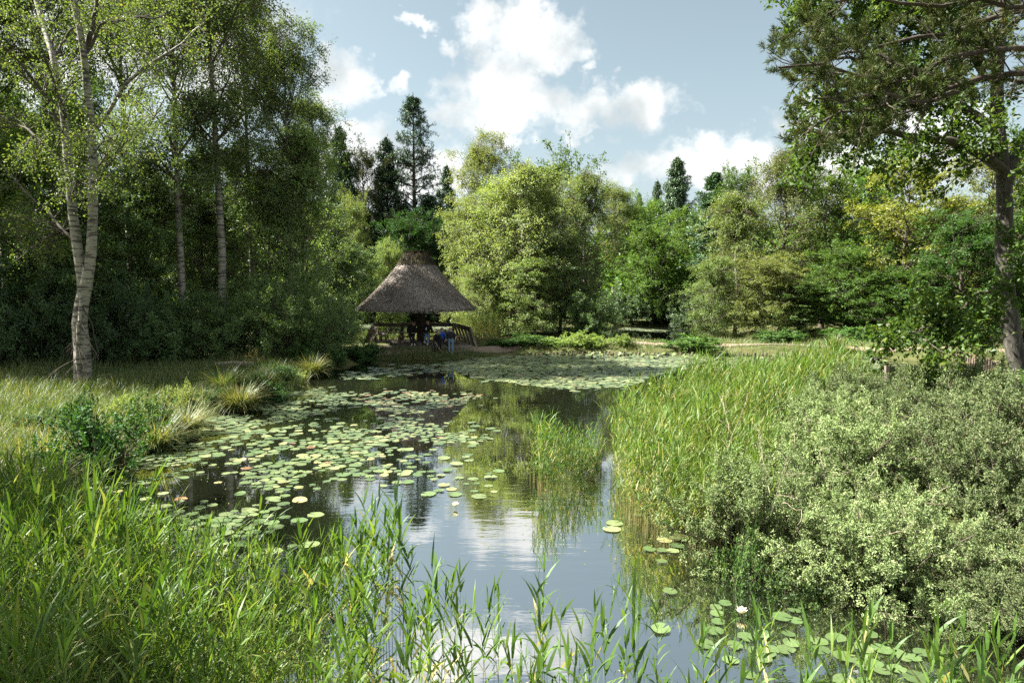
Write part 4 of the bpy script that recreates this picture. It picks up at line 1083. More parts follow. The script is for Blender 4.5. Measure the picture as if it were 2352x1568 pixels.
    if hair is not None:
        hb = MB(); th, ph = np.meshgrid(np.arange(16) * np.pi / 8, np.linspace(0.02, 1.75, 8), indexing='ij')
        rr = .118 * s
        P = np.stack([np.cos(th) * np.sin(ph), np.sin(th) * np.sin(ph), np.cos(ph)], -1).reshape(-1, 3)
        lim = P[:, 1] > 0.35                            # the fringe stays above the brow
        P[lim, 2] = np.maximum(P[lim, 2], 0.42)
        P = P * rr * (1 + RG.normal(0, .02, (len(P), 1))); P = P[:, :1] * rt + P[:, 1:2] * fd + P[:, 2:] * up + hd + up * .018 * s - fd * .008 * s
        hb.add(P, [[i * 8 + j, ((i + 1) % 16) * 8 + j, ((i + 1) % 16) * 8 + j + 1, i * 8 + j + 1] for i in range(16) for j in range(7)])
        hb.obj('hat' if hair is BEIGE else 'hair', hair, e, smooth=True)
    if extra: extra(e, J, s)
    return e


def px_x(px, Y): return ray(px, 300)[0] * Y


# the boy with the stick, bent forward to the water
Yc = 33.75; xc = px_x(437, Yc); z0 = zg(xc, Yc) + 0.03
stick_end = onz((1440 + 1680 / 4.9) / 4, (1240 + 940 / 4.9) / 4, -0.05)
o0 = np.array([xc, Yc, z0])
hA = np.array([-0.06, -0.22, 0.50]); hB = np.array([0.15, -0.34, 0.30])
se = stick_end - o0; sdv = nrm(se - hA)
hB = hA + sdv * 0.36
person(o0, dict(pelvis=(-.05, .12, .62), belly=(-.03, .06, .74), chest=(0.02, -.06, .86), neck=(.07, -.15, .93), head=(.10, -.22, .98), crown=(.11, -.27, 1.06),
                hipl=(-.13, .11, .56), kneel=(-.14, .06, .31), anklel=(-.13, .10, .06), toel=(-.12, -.04, .03), hipr=(.04, .11, .56), kneer=(.08, .04, .31), ankler=(.09, .08, .06), toer=(.11, -.06, .03),
                shoulderl=(-.12, -.04, .86), elbowl=(-.17, -.14, .66), wristl=hA + [-.02, .05, .04], palml=hA, shoulderr=(.15, -.08, .86), elbowr=(.22, -.18, .64), wristr=hB + [.02, .05, .05], palmr=hB),
       (0.15, -1, -.5), 'child in black with beige hat bending to poke water with a stick', None, BLACKC, DARKT, BLACKC, BEIGE, s=0.74)
st = MB().tube([o0 + hA - sdv * 0.1, o0 + hA + sdv * .5, stick_end], [0.02, 0.022, 0.014], 8)
tag(st.obj('stick', noise_mat('stick_wood', [(0.3, (0.22, 0.14, 0.08)), (0.7, (0.42, 0.30, 0.20))], (8, 8, 8)), smooth=True), 'long peeled brown stick held by the bending child, dipped in water', 'stick')
# the child in the blue shirt, striding
Yc = 34.05; xc = px_x(441.5, Yc); z0 = zg(xc, Yc) + 0.03
person((xc, Yc, z0), dict(pelvis=(0, .02, .58), belly=(-.01, .0, .72), chest=(-.02, -.02, .86), neck=(0, -.05, .98), head=(.01, -.08, 1.06), crown=(.02, -.10, 1.14),
                          hipl=(-.08, .02, .53), kneel=(-.06, -.03, .30), anklel=(-.05, .06, .06), toel=(-.03, -.08, .03), hipr=(.09, .02, .53), kneer=(.24, -.06, .33), ankler=(.42, -.02, .09), toer=(.52, -.08, .05),
                          shoulderl=(-.15, -.02, .87), elbowl=(-.22, .0, .68), wristl=(-.20, -.10, .52), palml=(-.19, -.13, .46), shoulderr=(.12, -.03, .87), elbowr=(.20, -.03, .68), wristr=(.19, -.12, .54), palmr=(.18, -.15, .48)),
       (-0.2, -1, -.7), 'child in bright blue shirt and black trousers stepping wide to the side', None, BLUE, BLACKC, REDS, HAIRB, s=0.72)
# the child in jeans seen from behind
Yc = 33.95; xc = px_x(450.5, Yc); z0 = zg(xc, Yc) + 0.03


def hood(e, J, s):
    n_ = J['neck']
    MB().tube([n_ + [-.11, .01, -.02], n_ + [-.06, .1, -.05], n_ + [.06, .1, -.05], n_ + [.11, .01, -.02]], [.045, .06, .06, .045], 8).obj('hood', GREYC, e, smooth=True)
    for sd_ in 'lr':
        t_ = J['toe' + sd_]; a_ = J['ankle' + sd_]
        MB().bar(np.array([a_[0], a_[1] + .05, .012]), np.array([t_[0], t_[1] - .02, .012]), .075, .022).obj('shoe_sole', WHITE, e)


person((xc, Yc, z0), dict(pelvis=(0, 0, .66), belly=(0, .0, .78), chest=(0, -.01, .94), neck=(0, 0, 1.05), head=(-.01, .02, 1.16), crown=(-.01, .03, 1.24),
                          hipl=(-.08, 0, .60), kneel=(-.085, .02, .34), anklel=(-.07, -.02, .06), toel=(-.16, .06, .035), hipr=(.08, 0, .60), kneer=(.08, .02, .34), ankler=(.09, -.03, .06), toer=(.02, .07, .035),
                          shoulderl=(-.15, -.01, .95), elbowl=(-.20, .05, .76), wristl=(-.15, .15, .64), palml=(-.12, .19, .62), shoulderr=(.15, -.01, .95), elbowr=(.20, .05, .76), wristr=(.15, .15, .64), palmr=(.12, .19, .62)),
       (-0.6, 0.8, -.2), 'child in black padded vest, grey hood and blue jeans, back to us', None, BLACKC, JEAN, BLACKC, BLOND, s=0.76, bulk=1.12, extra=hood)
# the seated grown-ups
Ys = 36.1; xs_ = px_x(411.0, Ys)


def paper(e, J, s):
    c = (J['palml'] + J['palmr']) / 2 + [0.06, -.05, .03]
    MB().box(c, (.24, .16, .006), 0.2).obj('paper_sheet', plain('paper', (.6, .62, .6)), e)


person((xs_, Ys, DZ), dict(pelvis=(-.02, .16, .52), belly=(0, .13, .68), chest=(.03, .07, .92), neck=(.10, .0, 1.10), head=(.15, -.06, 1.20), crown=(.17, -.09, 1.31),
                           hipl=(-.10, .12, .50), kneel=(-.02, -.30, .50), anklel=(.04, -.24, .09), toel=(.08, -.42, .05), hipr=(.10, .12, .50), kneer=(.16, -.30, .50), ankler=(.20, -.28, .09), toer=(.24, -.45, .05),
                           shoulderl=(-.17, .08, .95), elbowl=(-.20, -.05, .70), wristl=(.04, -.24, .66), palml=(.10, -.26, .66), shoulderr=(.20, .05, .95), elbowr=(.28, -.06, .72), wristr=(.20, -.25, .66), palmr=(.15, -.28, .66)),
       (0.55, -1, -.5), 'grown up in black hunched on the bench left of the post, reading', None, BLACKC, DARKT, WHITE, HAIRD, s=1.0, bulk=1.12, extra=paper)
Ys = 36.25; xs_ = px_x(426.6, Ys)


def cup(e, J, s):
    p = J['palml'] + [0, -.045, .02]
    MB().tube([p + [0, 0, -.06], p + [0, 0, .06]], [.034, .042], 12).obj('cup', plain('cup_card', (.62, .68, .66)), e, smooth=True)


person((xs_, Ys, DZ), dict(pelvis=(0, .14, .52), belly=(0, .12, .68), chest=(.01, .09, .94), neck=(.02, .05, 1.12), head=(.04, .02, 1.24), crown=(.05, .01, 1.34),
                           hipl=(-.10, .10, .50), kneel=(-.02, -.32, .56), anklel=(-.10, -.30, .20), toel=(-.05, -.46, .15), hipr=(.10, .10, .50), kneer=(.09, -.32, .50), ankler=(.07, -.34, .09), toer=(.08, -.50, .05),
                           shoulderl=(-.17, .09, .96), elbowl=(-.25, -.02, .74), wristl=(-.06, -.22, .84), palml=(-.01, -.24, .87), shoulderr=(.20, .09, .96), elbowr=(.29, .0, .72), wristr=(.16, -.20, .66), palmr=(.11, -.24, .66)),
       (0.35, -1, -.25), 'grown up in black top and jeans seated right of the post, holding a cup', None, BLACKC, JEAN, WHITE, HAIRD, s=1.0, bulk=1.05, extra=cup)
bg_ = MB(); lathe(bg_, [(0.02, .22), (.14, .21), (.21, .15), (.24, .07), (.22, 0.0)], 14, wob=0.03, seed=9)
tag(bg_.obj('bag', noise_mat('bag_cloth', [(0.35, (0.02, 0.02, 0.018)), (0.65, (0.10, 0.095, 0.08))], (9, 9, 9)), None, (px_x(418.2, 36.0), 35.95, DZ), smooth=True), 'dark mottled bag slumped on the deck at the foot of the post', 'bag')

# ------------------------------------------------------------ marker post, palisade, bank edging
mz = zg(*at(887, 340, 37.2)[:2])
mp_ = empty('marker_post', (px_x(887, 37.2), 36.9, mz)); tag(mp_, 'grey wooden marker post with slanted top in front of the dark oaks', 'post')
pm = MB(); pm.bar((0, 0, -.3), (0, 0, .92), .2, .2); pm.add([(-.1, -.1, .92), (.1, -.1, .92), (.1, .1, .92), (-.1, .1, .92), (-.1, .1, 1.06), (.1, .1, 1.06)], [[0, 1, 5, 4], [0, 4, 3, 3], [1, 2, 5, 5], [2, 3, 4, 5]])
pm.obj('shaft', wood_grey, mp_)
MB().box((0, -.108, .78), (.13, .012, .16)).obj('plate', plain('pale_plate', (.5, .47, .4)), mp_)
pal = empty('palisade', (px_x(980, 32.3), 32.3, 0)); tag(pal, 'short row of round stakes holding the gravel path at the right', 'palisade')
palm = noise_mat('stake_wood', [(0.3, (0.06, 0.045, 0.032)), (0.7, (0.20, 0.155, 0.115))], (8, 8, 2.5), rough=0.9)
for k in range(21):
    px = 955 + 2.35 * k; Yk = 32.6 - 1.6 * math.sin(k / 20 * 1.7); xk = px_x(px, Yk); hk = 0.44 + RG.uniform(-.10, .10) - .012 * k
    MB().tube([(xk - pal.location.x, Yk - pal.location.y, -.6), (xk - pal.location.x, Yk - pal.location.y, hk - .02), (xk - pal.location.x, Yk - pal.location.y, hk)], [.05, .05, .038], 8).obj('stake', palm, pal)
edg = empty('bank_edging', (6, 35.2, 0)); tag(edg, 'low row of dark stakes edging the far bank at the water line', 'edging')
el = smooth_line([(1.0, 35.08), (4, 35.26), (8, 34.86), (12, 34.46), (16, 33.98), (18.4, 33.7)], 92)
for k, (ex, ey) in enumerate(el):
    hk = 0.17 + RG.uniform(-.07, .05)
    MB().tube([(ex - 6, ey - 35.2, -.4), (ex - 6, ey - 35.2, hk)], [.06, .055], 7).obj('stake', wood_mid, edg)

# ------------------------------------------------------------ low plants, reeds, grass, water lilies
def blades(P, az, tilt, L, Wd, droop, rng, n=4, twist=0.5, power=1.6):
    """Tapering strips: P roots, az heading, tilt from upright at the root, droop = how far the tip has bent over (radians)."""
    N = len(P)
    c = np.stack([np.cos(az), np.sin(az)], 1)
    tw = rng.normal(0, twist, N)
    sd_ = np.stack([-np.sin(az + tw), np.cos(az + tw), np.zeros(N)], 1)
    V = np.empty((N, n + 1, 2, 3)); p = P.copy()
    for k in range(n + 1):
        t = k / n
        w_ = Wd * max(0.04, (1 - t ** power)) * (0.6 + 0.8 * min(t * 3, 1) if n > 3 else 1) * 0.5
        V[:, k, 0] = p - sd_ * w_[:, None]; V[:, k, 1] = p + sd_ * w_[:, None]
        a = tilt + droop * (t + 0.5 / n)
        p = p + np.concatenate([c * np.sin(a)[:, None], np.cos(a)[:, None]], 1) * (L / n)[:, None]
    b_ = (np.arange(N) * (n + 1) * 2)[:, None] + (np.arange(n) * 2)[None]
    Q = np.stack([b_, b_ + 1, b_ + 3, b_ + 2], -1).reshape(-1, 4)
    return V.reshape(-1, 3), Q


def in_poly(P, poly): return sdist(P, np.array(poly, float)) < 0


def rnd_poly(poly, N, rng):
    poly = np.array(poly, float); lo, hi = poly.min(0), poly.max(0); out = np.empty((0, 2))
    while len(out) < N:
        c = rng.uniform(lo, hi, (N * 2, 2)); out = np.vstack([out, c[in_poly(c, poly)]])
    return out[:N]


def reed_shape(seed, H=1.5, nl=11, L=(0.26, 0.42), Wd=0.019, dry=0.12, lean=0.06):
    rng = np.random.default_rng(seed); mb = MB()
    z = np.linspace(0, H, 8); ang = rng.uniform(0, 6.28)
    cx = lean * H * (z / H) ** 2
    S_ = np.stack([cx * math.cos(ang), cx * math.sin(ang), z - 0.25 * (z == 0)], 1)
    V, Q = tubes(S_[None], (0.0042 * np.linspace(1, 0.45, 8))[None], 4); mb.add(V, Q, 0, np.repeat(np.linspace(0.9, 0.35, 7), 4))
    zz = np.linspace(H * 0.28, H * 0.97, nl) + rng.normal(0, 0.02, nl)
    P = np.stack([np.interp(zz, z, S_[:, 0]), np.interp(zz, z, S_[:, 1]), zz], 1)
    az = rng.uniform(0, 6.28) + np.arange(nl) * math.pi + rng.normal(0, 0.5, nl)
    V, Q = blades(P, az, rng.uniform(0.35, 0.75, nl) * np.linspace(1.2, 0.5, nl), rng.uniform(*L, nl) * np.linspace(0.8, 1, nl), Wd * rng.uniform(0.7, 1.2, nl), np.where(rng.uniform(0, 1, nl) < .13, rng.uniform(1.6, 2.6, nl), rng.uniform(0.1, 1.0, nl)), rng, 4, 0.8)
    v = np.clip(rng.normal(0.5, 0.2, nl), 0, 0.8); dr = rng.uniform(0, 1, nl) < dry * np.linspace(2.2, 0.2, nl); v[dr] = rng.uniform(0.86, 1, dr.sum())
    mb.add(V, Q, 0, np.repeat(v, 4))
    V, Q = blades(S_[-1:] - [0, 0, .02], np.array([ang]), np.array([0.05]), np.array([0.24]), np.array([Wd * .8]), np.array([0.1]), rng, 4)
    mb.add(V, Q, 0, 0.4)
    return mb


def stamp(mb, shape, xyz, rot, sc, lean=None, vshift=None):
    """Copies of a shape as one mass."""
    V = np.concatenate(shape.V); Q = np.concatenate(shape.Q); A = np.concatenate(shape.A); N = len(xyz)
    c, s = np.cos(rot)[:, None], np.sin(rot)[:, None]
    X_ = V[None, :, 0] * sc[:, None]; Y_ = V[None, :, 1] * sc[:, None]; Z_ = V[None, :, 2] * sc[:, None]
    W_ = np.stack([X_ * c - Y_ * s, X_ * s + Y_ * c, Z_], -1)
    if lean is not None: W_[..., :2] += lean[:, None, :] * (np.maximum(Z_, 0) ** 1.5)[..., None]
    W_ += xyz[:, None, :]
    QQ = (Q[None] + (np.arange(N) * len(V))[:, None, None]).reshape(-1, 4)
    a = np.tile(A, N)
    if vshift is not None: a = np.where(a > 0.83, a, np.clip(a + np.repeat(vshift, len(A)), 0, 0.82))
    mb.add(W_.reshape(-1, 3), QQ, 0, a)


REED = [reed_shape(100 + i, H=1.5, nl=11, dry=0.10) for i in range(8)]
REED_BIG = [reed_shape(115 + i, H=1.5, nl=12, dry=0.09, Wd=0.025, L=(.28, .5), lean=0.12) for i in range(8)]
REED_MIX = [reed_shape(145 + i, H=1.6, nl=12, dry=0.13, lean=0.12, Wd=0.021) for i in range(8)]
REED_DRY = [reed_shape(130 + i, H=1.6, nl=12, dry=0.30, lean=0.12) for i in range(8)]
rng = np.random.default_rng(5)


def reed_mass(name, poly, N, Hr, shapes, label, leanx=0.05, seed=1, vs=0.0):
    r = np.random.default_rng(seed); pts = rnd_poly(poly, N, r); mb = MB()
    pick = r.integers(0, len(shapes), N)
    clump = 0.75 + 0.35 * np.sin(pts[:, 0] * 2.1 + 1) * np.sin(pts[:, 1] * 1.7)
    for i, sh_ in enumerate(shapes):
        m_ = pick == i; k = m_.sum()
        if not k: continue
        z = np.maximum(gz(pts[m_, 0], pts[m_, 1]), -0.05)
        ln = r.normal(0, 0.10, (k, 2)) + [leanx, 0]
        stamp(mb, sh_, np.stack([pts[m_, 0], pts[m_, 1], z], 1), r.uniform(0, 6.28, k), r.uniform(*Hr, k) / 1.55 * clump[m_].clip(0.72, 1.05), ln, r.normal(vs, 0.08, k))
    o = mb.obj(name, LF['reed']); tag(o, label, 'reeds', None, 'stuff')
    return o


reed_mass('reeds', [(2.1, 13.8), (1.75, 12.2), (1.7, 10.6), (2.0, 9.2), (2.7, 8.8), (3.4, 9.2), (4.0, 10.6), (5.0, 12.6), (7.0, 15.0), (9.6, 18.0), (9.8, 20.4), (7.0, 20.0), (4.6, 18.0), (3.3, 16.0), (2.4, 15.0)],
          3600, (1.05, 1.55), REED_MIX, 'broad sunlit reed bed on the right side of the pond', 0.07, 1, 0.16)
reed_mass('reeds', [(1.7, 10.7), (2.0, 9.3), (2.7, 8.9), (3.4, 9.2), (3.3, 10.2), (2.2, 11.2)], 420, (.8, 1.15), REED_DRY, 'straw coloured reed stems at the front foot of the broad bed', 0.05, 7, 0.1)
reed_mass('reeds', [(0.25, 12.3), (0.6, 11.4), (1.2, 11.6), (1.7, 12.6), (1.5, 13.4), (0.75, 13.4)], 210, (0.85, 1.2), REED_MIX, 'small reed clump in open water left of the broad bed', 0.03, 2, 0.02)
reed_mass('reeds', [(-8.6, 9.6), (-7.2, 9.4), (-5.2, 8.9), (-3.6, 8.0), (-2.5, 7.2), (-1.7, 7.0), (-1.35, 6.0), (-1.2, 4.6), (-3.0, 4.0), (-6, 4.2), (-9.5, 6.5)], 1900, (0.8, 1.4), REED_BIG,
          'thick green reeds and grass covering the near left corner', 0.06, 3, 0.07)
reed_mass('reeds', [(9.5, 7.6), (14, 9), (14, 15), (11.5, 14.5), (8.2, 11), (7.2, 9)], 380, (1.25, 1.75), REED_MIX, 'scattered reeds growing up through the grey willow bushes', 0.1, 4, 0.05)
reed_mass('reeds', [(-3.6, 41.2), (-2.6, 39.6), (-1.4, 38.2), (-0.6, 39), (-1.2, 43), (-3.6, 43.5)], 420, (1.2, 1.8), REED_DRY, 'pale reeds behind the right railing of the deck', 0.02, 5, 0.1)
reed_mass('reeds', [(-9.4, 40.6), (-4, 40.7), (-3.8, 42.3), (-9.4, 42.0)], 300, (0.7, 1.0), REED_DRY, 'reeds in the back pond behind the deck railing', 0.02, 6, 0.0)

# single reed shoots standing in the open water at the front: every one a thing
tips4 = [(110, 590), (60, 640), (160, 610), (205, 640), (240, 700), (300, 540), (320, 560), (370, 450), (400, 440), (345, 500), (430, 500), (520, 440), (480, 480), (500, 520), (545, 560), (380, 600), (450, 620), (290, 640), (330, 720), (410, 700), (470, 740),
         (565, 590), (670, 600), (560, 800), (650, 760), (800, 820), (775, 900), (890, 880), (870, 840), (940, 1000), (920, 960), (700, 960), (690, 940), (750, 960), (720, 1010), (830, 1000), (860, 1040), (610, 960), (590, 1040), (640, 1090), (530, 1100), (490, 900), (250, 850), (200, 900), (150, 820), (270, 960), (350, 900), (430, 880), (380, 1000), (310, 1090),
         (1100, 980), (1075, 985), (1130, 1050), (1300, 930), (1345, 815), (1310, 830), (1440, 1020), (1240, 1150), (1010, 1140), (1170, 1190), (1060, 1200), (1270, 1080), (1390, 1060), (1380, 1150),
         (1580, 1130), (1650, 1080), (1690, 900), (1860, 940), (1880, 1000), (1500, 1200), (1540, 1140), (1720, 1120), (1760, 1180), (1830, 1080), (1990, 1010), (2060, 1330), (1930, 1430), (1480, 1380), (1600, 1300), (1900, 1250), (940, 1330), (850, 1300), (760, 1250), (1000, 1380), (1110, 1300), (1180, 1400), (700, 1180), (580, 1250), (1330, 1250), (1260, 1340), (2020, 1480), (1800, 1500), (640, 1330), (450, 1150), (200, 1150), (100, 1000), (60, 1200)]
rs = np.random.default_rng(51)
for _ in range(46): tips4.append((rs.uniform(690, 1015) * 4 * 1.387 - 1200 * 1.387, rs.uniform(585, 668) * 4 * 1.387 - 1600 * 1.387))
GRD = 'single reed shoots standing in the near water'
one = [[MB_.mesh('reed_shoot', [LF['reed']]) for MB_ in [reed_shape(160 + i + 20 * j, H=1.5, nl=(9, 11, 13)[j], dry=0.06, Wd=(0.034, 0.040, 0.031)[j], L=(0.26, 0.46), lean=(0.03, 0.09, 0.16)[j])]][0] for j in range(3) for i in range(4)]
words_h = ['short', 'middling', 'tall']; words_w = ['slender upright', 'broad leaved', 'leaning bushy']
for k, (tx, ty) in enumerate(tips4):
    px, py = (1200 + tx / 1.387) / 4, (1600 + ty / 1.387) / 4
    H_ = 1.5 if ty < 650 else rng.uniform(1.05, 1.45)
    Yd = (CAM_H - H_) / -ray(px, py)[2]
    if Yd < 4.2: Yd = 4.2 + rng.uniform(0, .6); H_ = CAM_H + ray(px, py)[2] * Yd
    x = ray(px, py)[0] * Yd
    j = int(rng.integers(0, 3)); me = one[j * 4 + int(rng.integers(0, 4))]
    s_ = H_ / 1.68
    side = 'left of the white cloud reflection' if px < 400 else ('before the white cloud reflection' if px < 570 else 'right of the white cloud reflection')
    o = link('reed_shoot', me, None, (x, Yd, max(zg(x, Yd), -0.05)), (0, 0, rng.uniform(0, 6.28)), (s_ * .95, s_ * .95, s_))
    tag(o, f"{words_w[j]} green reed shoot in the near water, {side}", 'reed', f"{words_w[j]} reed shoots, {side}")

# near shrubs and herbs
GB = 'grey leaved willow bushes on the right bank'
for i, (x, y, wd, h, lab) in enumerate([
        (3.35, 9.0, 2.9, 1.5, 'front left grey willow bush beside the reed bed'), (5.2, 10.6, 3.4, 1.62, 'highest pale grey willow bush in the middle of the thicket'),
        (4.4, 7.9, 2.7, 1.3, 'low grey willow bush overhanging the dark water'), (6.4, 9.0, 3.2, 1.5, 'grey willow bush in the middle of the thicket front'),
        (7.0, 11.8, 3.6, 1.6, 'grey willow bush behind the highest pale one'), (8.6, 9.5, 3.2, 1.38, 'grey willow bush at the right picture edge, front row'),
        (9.1, 12.6, 3.6, 1.75, 'grey willow bush in front of the near oak foot'), (10.8, 10.4, 3.2, 1.7, 'grey willow bush cut by the right edge'),
        (7.3, 14.4, 3.4, 1.62, 'grey willow bush at the back next to the reeds'), (9.9, 15.4, 3.4, 1.85, 'rearmost grey willow bush left of the near oak'),
        (5.7, 7.3, 2.4, 0.95, 'lowest grey willow bush right above the lily pads'), (6.4, 7.0, 2.6, 1.05, 'brown tinged low willow bush near the bottom right corner'),
        (5.15, 6.9, 1.8, .85, 'shaded low willow bush hanging over the pads in the bottom right corner'), (8.6, 7.4, 2.6, 1.25, 'low willow bush in the bottom right corner'), (12.6, 14.6, 3.2, 1.8, 'willow bush right of the near oak foot'), (5.9, 12.9, 2.6, 1.45, 'grey willow bush mixed into the reed bed')]):
    pr = ('grey_a', 'grey_b')[i % 2]; H, R = HT[pr]
    place('willow_bush', PR[pr], (x, y, max(zg(x, y), 0) - 0.05), i * 1.7, (wd / (2 * R), wd / (2 * R), h / H), lab, 'bush', GB, (1.0, .85, .7) if 'brown' in lab else None, ('branches', 'foliage'))
r = np.random.default_rng(33); n_ = 60; tw = MB()
S_ = np.column_stack([r.uniform(3, 10, n_), r.uniform(7.6, 14, n_), r.uniform(.5, 1.1, n_)]); a_ = r.uniform(0, 6.28, n_)
Dn = np.stack([np.cos(a_) * .6, np.sin(a_) * .6, r.uniform(.4, 1.2, n_)], 1)
Bt = grow(S_, nrm(Dn), r.uniform(.5, 1.1, n_), 7, 0.1, .16, r); V, Q = tubes(Bt, (r.uniform(.004, .008, n_))[:, None] * np.linspace(1, .35, 7)[None], 4); tw.add(V, Q)
s2, d2, _, _ = spawn(Bt, 4, .35, .95, .8, r); V, Q = tubes(grow(s2, d2, r.uniform(.12, .4, len(s2)), 5, 0, .2, r), np.full((len(s2), 5), .0028), 3); tw.add(V, Q)
tag(tw.obj('dead_twigs', noise_mat('dead_twig', [(.3, (.16, .12, .09)), (.7, (.34, .28, .22))])), 'bare dead twigs sticking out of the grey willow bushes', 'twigs', None, 'stuff')
CAT.update(bramble='shrub')
NEAR = [
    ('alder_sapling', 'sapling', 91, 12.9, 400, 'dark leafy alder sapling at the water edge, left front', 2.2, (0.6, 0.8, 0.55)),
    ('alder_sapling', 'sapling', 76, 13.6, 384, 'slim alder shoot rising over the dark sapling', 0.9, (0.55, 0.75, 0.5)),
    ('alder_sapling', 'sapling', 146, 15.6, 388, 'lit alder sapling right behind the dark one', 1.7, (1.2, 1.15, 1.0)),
    ('leafy_plant', 'bright_a', 182, 17.6, 378, 'tall pale willowherb gone to seed on the left bank', 0.8, (1.5, 1.35, 1.6)),
    ('leafy_plant', 'bright_a', 167, 18.6, 383, 'smaller pale willowherb left of the tall one', 0.6, (1.3, 1.2, 1.35)),
    ('leafy_plant', 'green_a', 243, 20.6, 374, 'dark green herb clump above the brown sedge', 1.6, None),
    ('leafy_plant', 'green_a', 278, 23.5, 362, 'upright dark nettle clump at the left water edge', 1.3, (0.8, 0.95, 0.85)),
    ('leafy_plant', 'green_a', 306, 28.4, 337, 'bright green bush before the round willow shrub', 2.0, (1.2, 1.25, 1.0)),
    ('leafy_plant', 'green_a', 362, 32.2, 338, 'round green bush left of the deck at the water', 2.2, (0.85, 1.0, 0.85)),
    ('leafy_plant', 'green_a', 336, 31.6, 345, 'grey green herbs between the two round bushes', 1.8, (1.0, 1.0, 1.0)),
    ('bush', 'green_a', 506, 36.3, 337, 'dark green bush on the far bank right of the deck', 2.4, (0.9, 1.0, 0.8)),
    ('bush', 'green_a', 527, 36.4, 332, 'taller green bush on the far bank below the bright birch', 2.6, (1.1, 1.1, 0.9)),
    ('bush', 'bright_a', 553, 36.5, 335, 'light bush with upright shoots on the far bank', 2.0, (0.9, 1.0, 0.7)),
    ('bush', 'bright_a', 579, 36.4, 329, 'brightest yellow green bush on the far bank', 2.4, (1.1, 1.15, 0.75)),
    ('bush', 'bright_a', 597, 36.4, 333, 'yellow green bush next to the brightest one', 1.8, (1.1, 1.15, 0.75)),
    ('bush', 'bright_a', 624, 36.2, 332, 'single yellow green bush at the gap over the dark water', 1.5, (1.1, 1.15, 0.75)),
    ('bush', 'green_a', 695, 35.6, 333, 'wide leafy green bush on the far bank before the yellow birch', 3.4, (1.5, 1.5, 1.1)),
    ('bush', 'green_a', 850, 39.0, 325, 'leafy bush under the dark oak on the right', 3.4, (1.2, 1.3, 1.0)),
    ('bush', 'green_a', 780, 39.2, 327, 'leafy bush under the brown tinged birch', 3.4, (1.3, 1.4, 1.0)),
    ('bush', 'green_a', 930, 37.0, 335, 'leafy bush under the glossy oak at the path', 2.6, (1.1, 1.2, 1.0)),
    ('leafy_plant', 'green_a', 215, 19.4, 385, 'green herb clump with broad leaves between willowherb and brown sedge', 1.2, (1.1, 1.1, 0.9)),
    ('leafy_plant', 'bright_a', 292, 24.6, 368, 'greyish seeding herbs right of the nettle clump', 1.2, (1.0, .95, .75)),
    ('leafy_plant', 'green_a', 325, 29.6, 347, 'grey green herbs at the foot of the round willow', 2.0, (.9, 1.0, .9)),
    ('leafy_plant', 'bright_a', 120, 16.6, 392, 'pale herb tuft just left of the lit sapling', 1.0, (1.1, 1.1, .8)),
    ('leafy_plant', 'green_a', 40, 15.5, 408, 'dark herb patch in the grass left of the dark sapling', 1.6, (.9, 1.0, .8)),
    ('leafy_plant', 'green_a', 268, 21.2, 378, 'bushy herb at the water edge right of the brown sedge', 1.5, (.8, .95, .8)),
    ('bramble', 'sapling', 800, 7.6, 560, 'bramble with broad leaves in front of the willow thicket', 1.2, (1.1, 1.0, 0.8)),
    ('bramble', 'sapling', 748, 8.0, 520, 'broad leaved bramble tuft at the foot of the willow bush', 0.9, (1.0, 1.0, 0.8)),
]
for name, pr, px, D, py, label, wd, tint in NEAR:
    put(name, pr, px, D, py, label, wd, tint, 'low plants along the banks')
# yellow-flowered herb
fm = shrub_meshes('yellow_herb', 61, H=0.9, R=0.5, leaf='flower', bark='twig', ns=10, k2=4, k3=3, kl=5, LL=0.07, LW=0.06, l3=0.08, jit=0.03)
put_x = px_x(251, 26.5)
place('leafy_plant', fm, (put_x, 26.5, zg(put_x, 26.5)), 0, .62, 'yellow flowering herb in the shaded grass of the left bank', 'plant', 'low plants along the banks', None, ('stems', 'foliage'))  # the part named foliage holds only yellow petals, no leaves
lgx = px_x(233, 26.2)
lm = MB().tube([(-.7, 0, .09), (0, .05, .12), (.75, .1, .10)], [.10, .11, .09], 9)
tag(lm.obj('log', noise_mat('bare_log', [(0.3, (0.22, 0.17, 0.13)), (0.7, (0.42, 0.36, 0.30))], (3, 9, 9)), None, (lgx, 26.1, zg(lgx, 26.1)), smooth=True), 'bare pale log lying in the grass beside the yellow herb', 'log')

# sedge tussocks
def tussock(seed, R=0.55, N=900, L=0.85, dry=0.35):
    r = np.random.default_rng(seed); mb = MB()
    az = r.uniform(0, 6.28, N); rr = R * 0.3 * np.sqrt(r.uniform(0, 1, N))
    P = np.stack([rr * np.cos(az), rr * np.sin(az), np.full(N, 0.02)], 1)
    v = np.where(r.uniform(0, 1, N) < dry, r.uniform(.86, 1, N), r.beta(2, 2, N) * .8)
    V, Q = blades(P, az + r.normal(0, .4, N), r.uniform(.05, .75, N), L * r.uniform(.6, 1.2, N), np.full(N, .012), r.uniform(.5, 1.9, N), r, 5, 0.3)
    mb.add(V, Q, 0, np.repeat(v, 5)); return mb.mesh('sedge_blades', [LF['grass']])


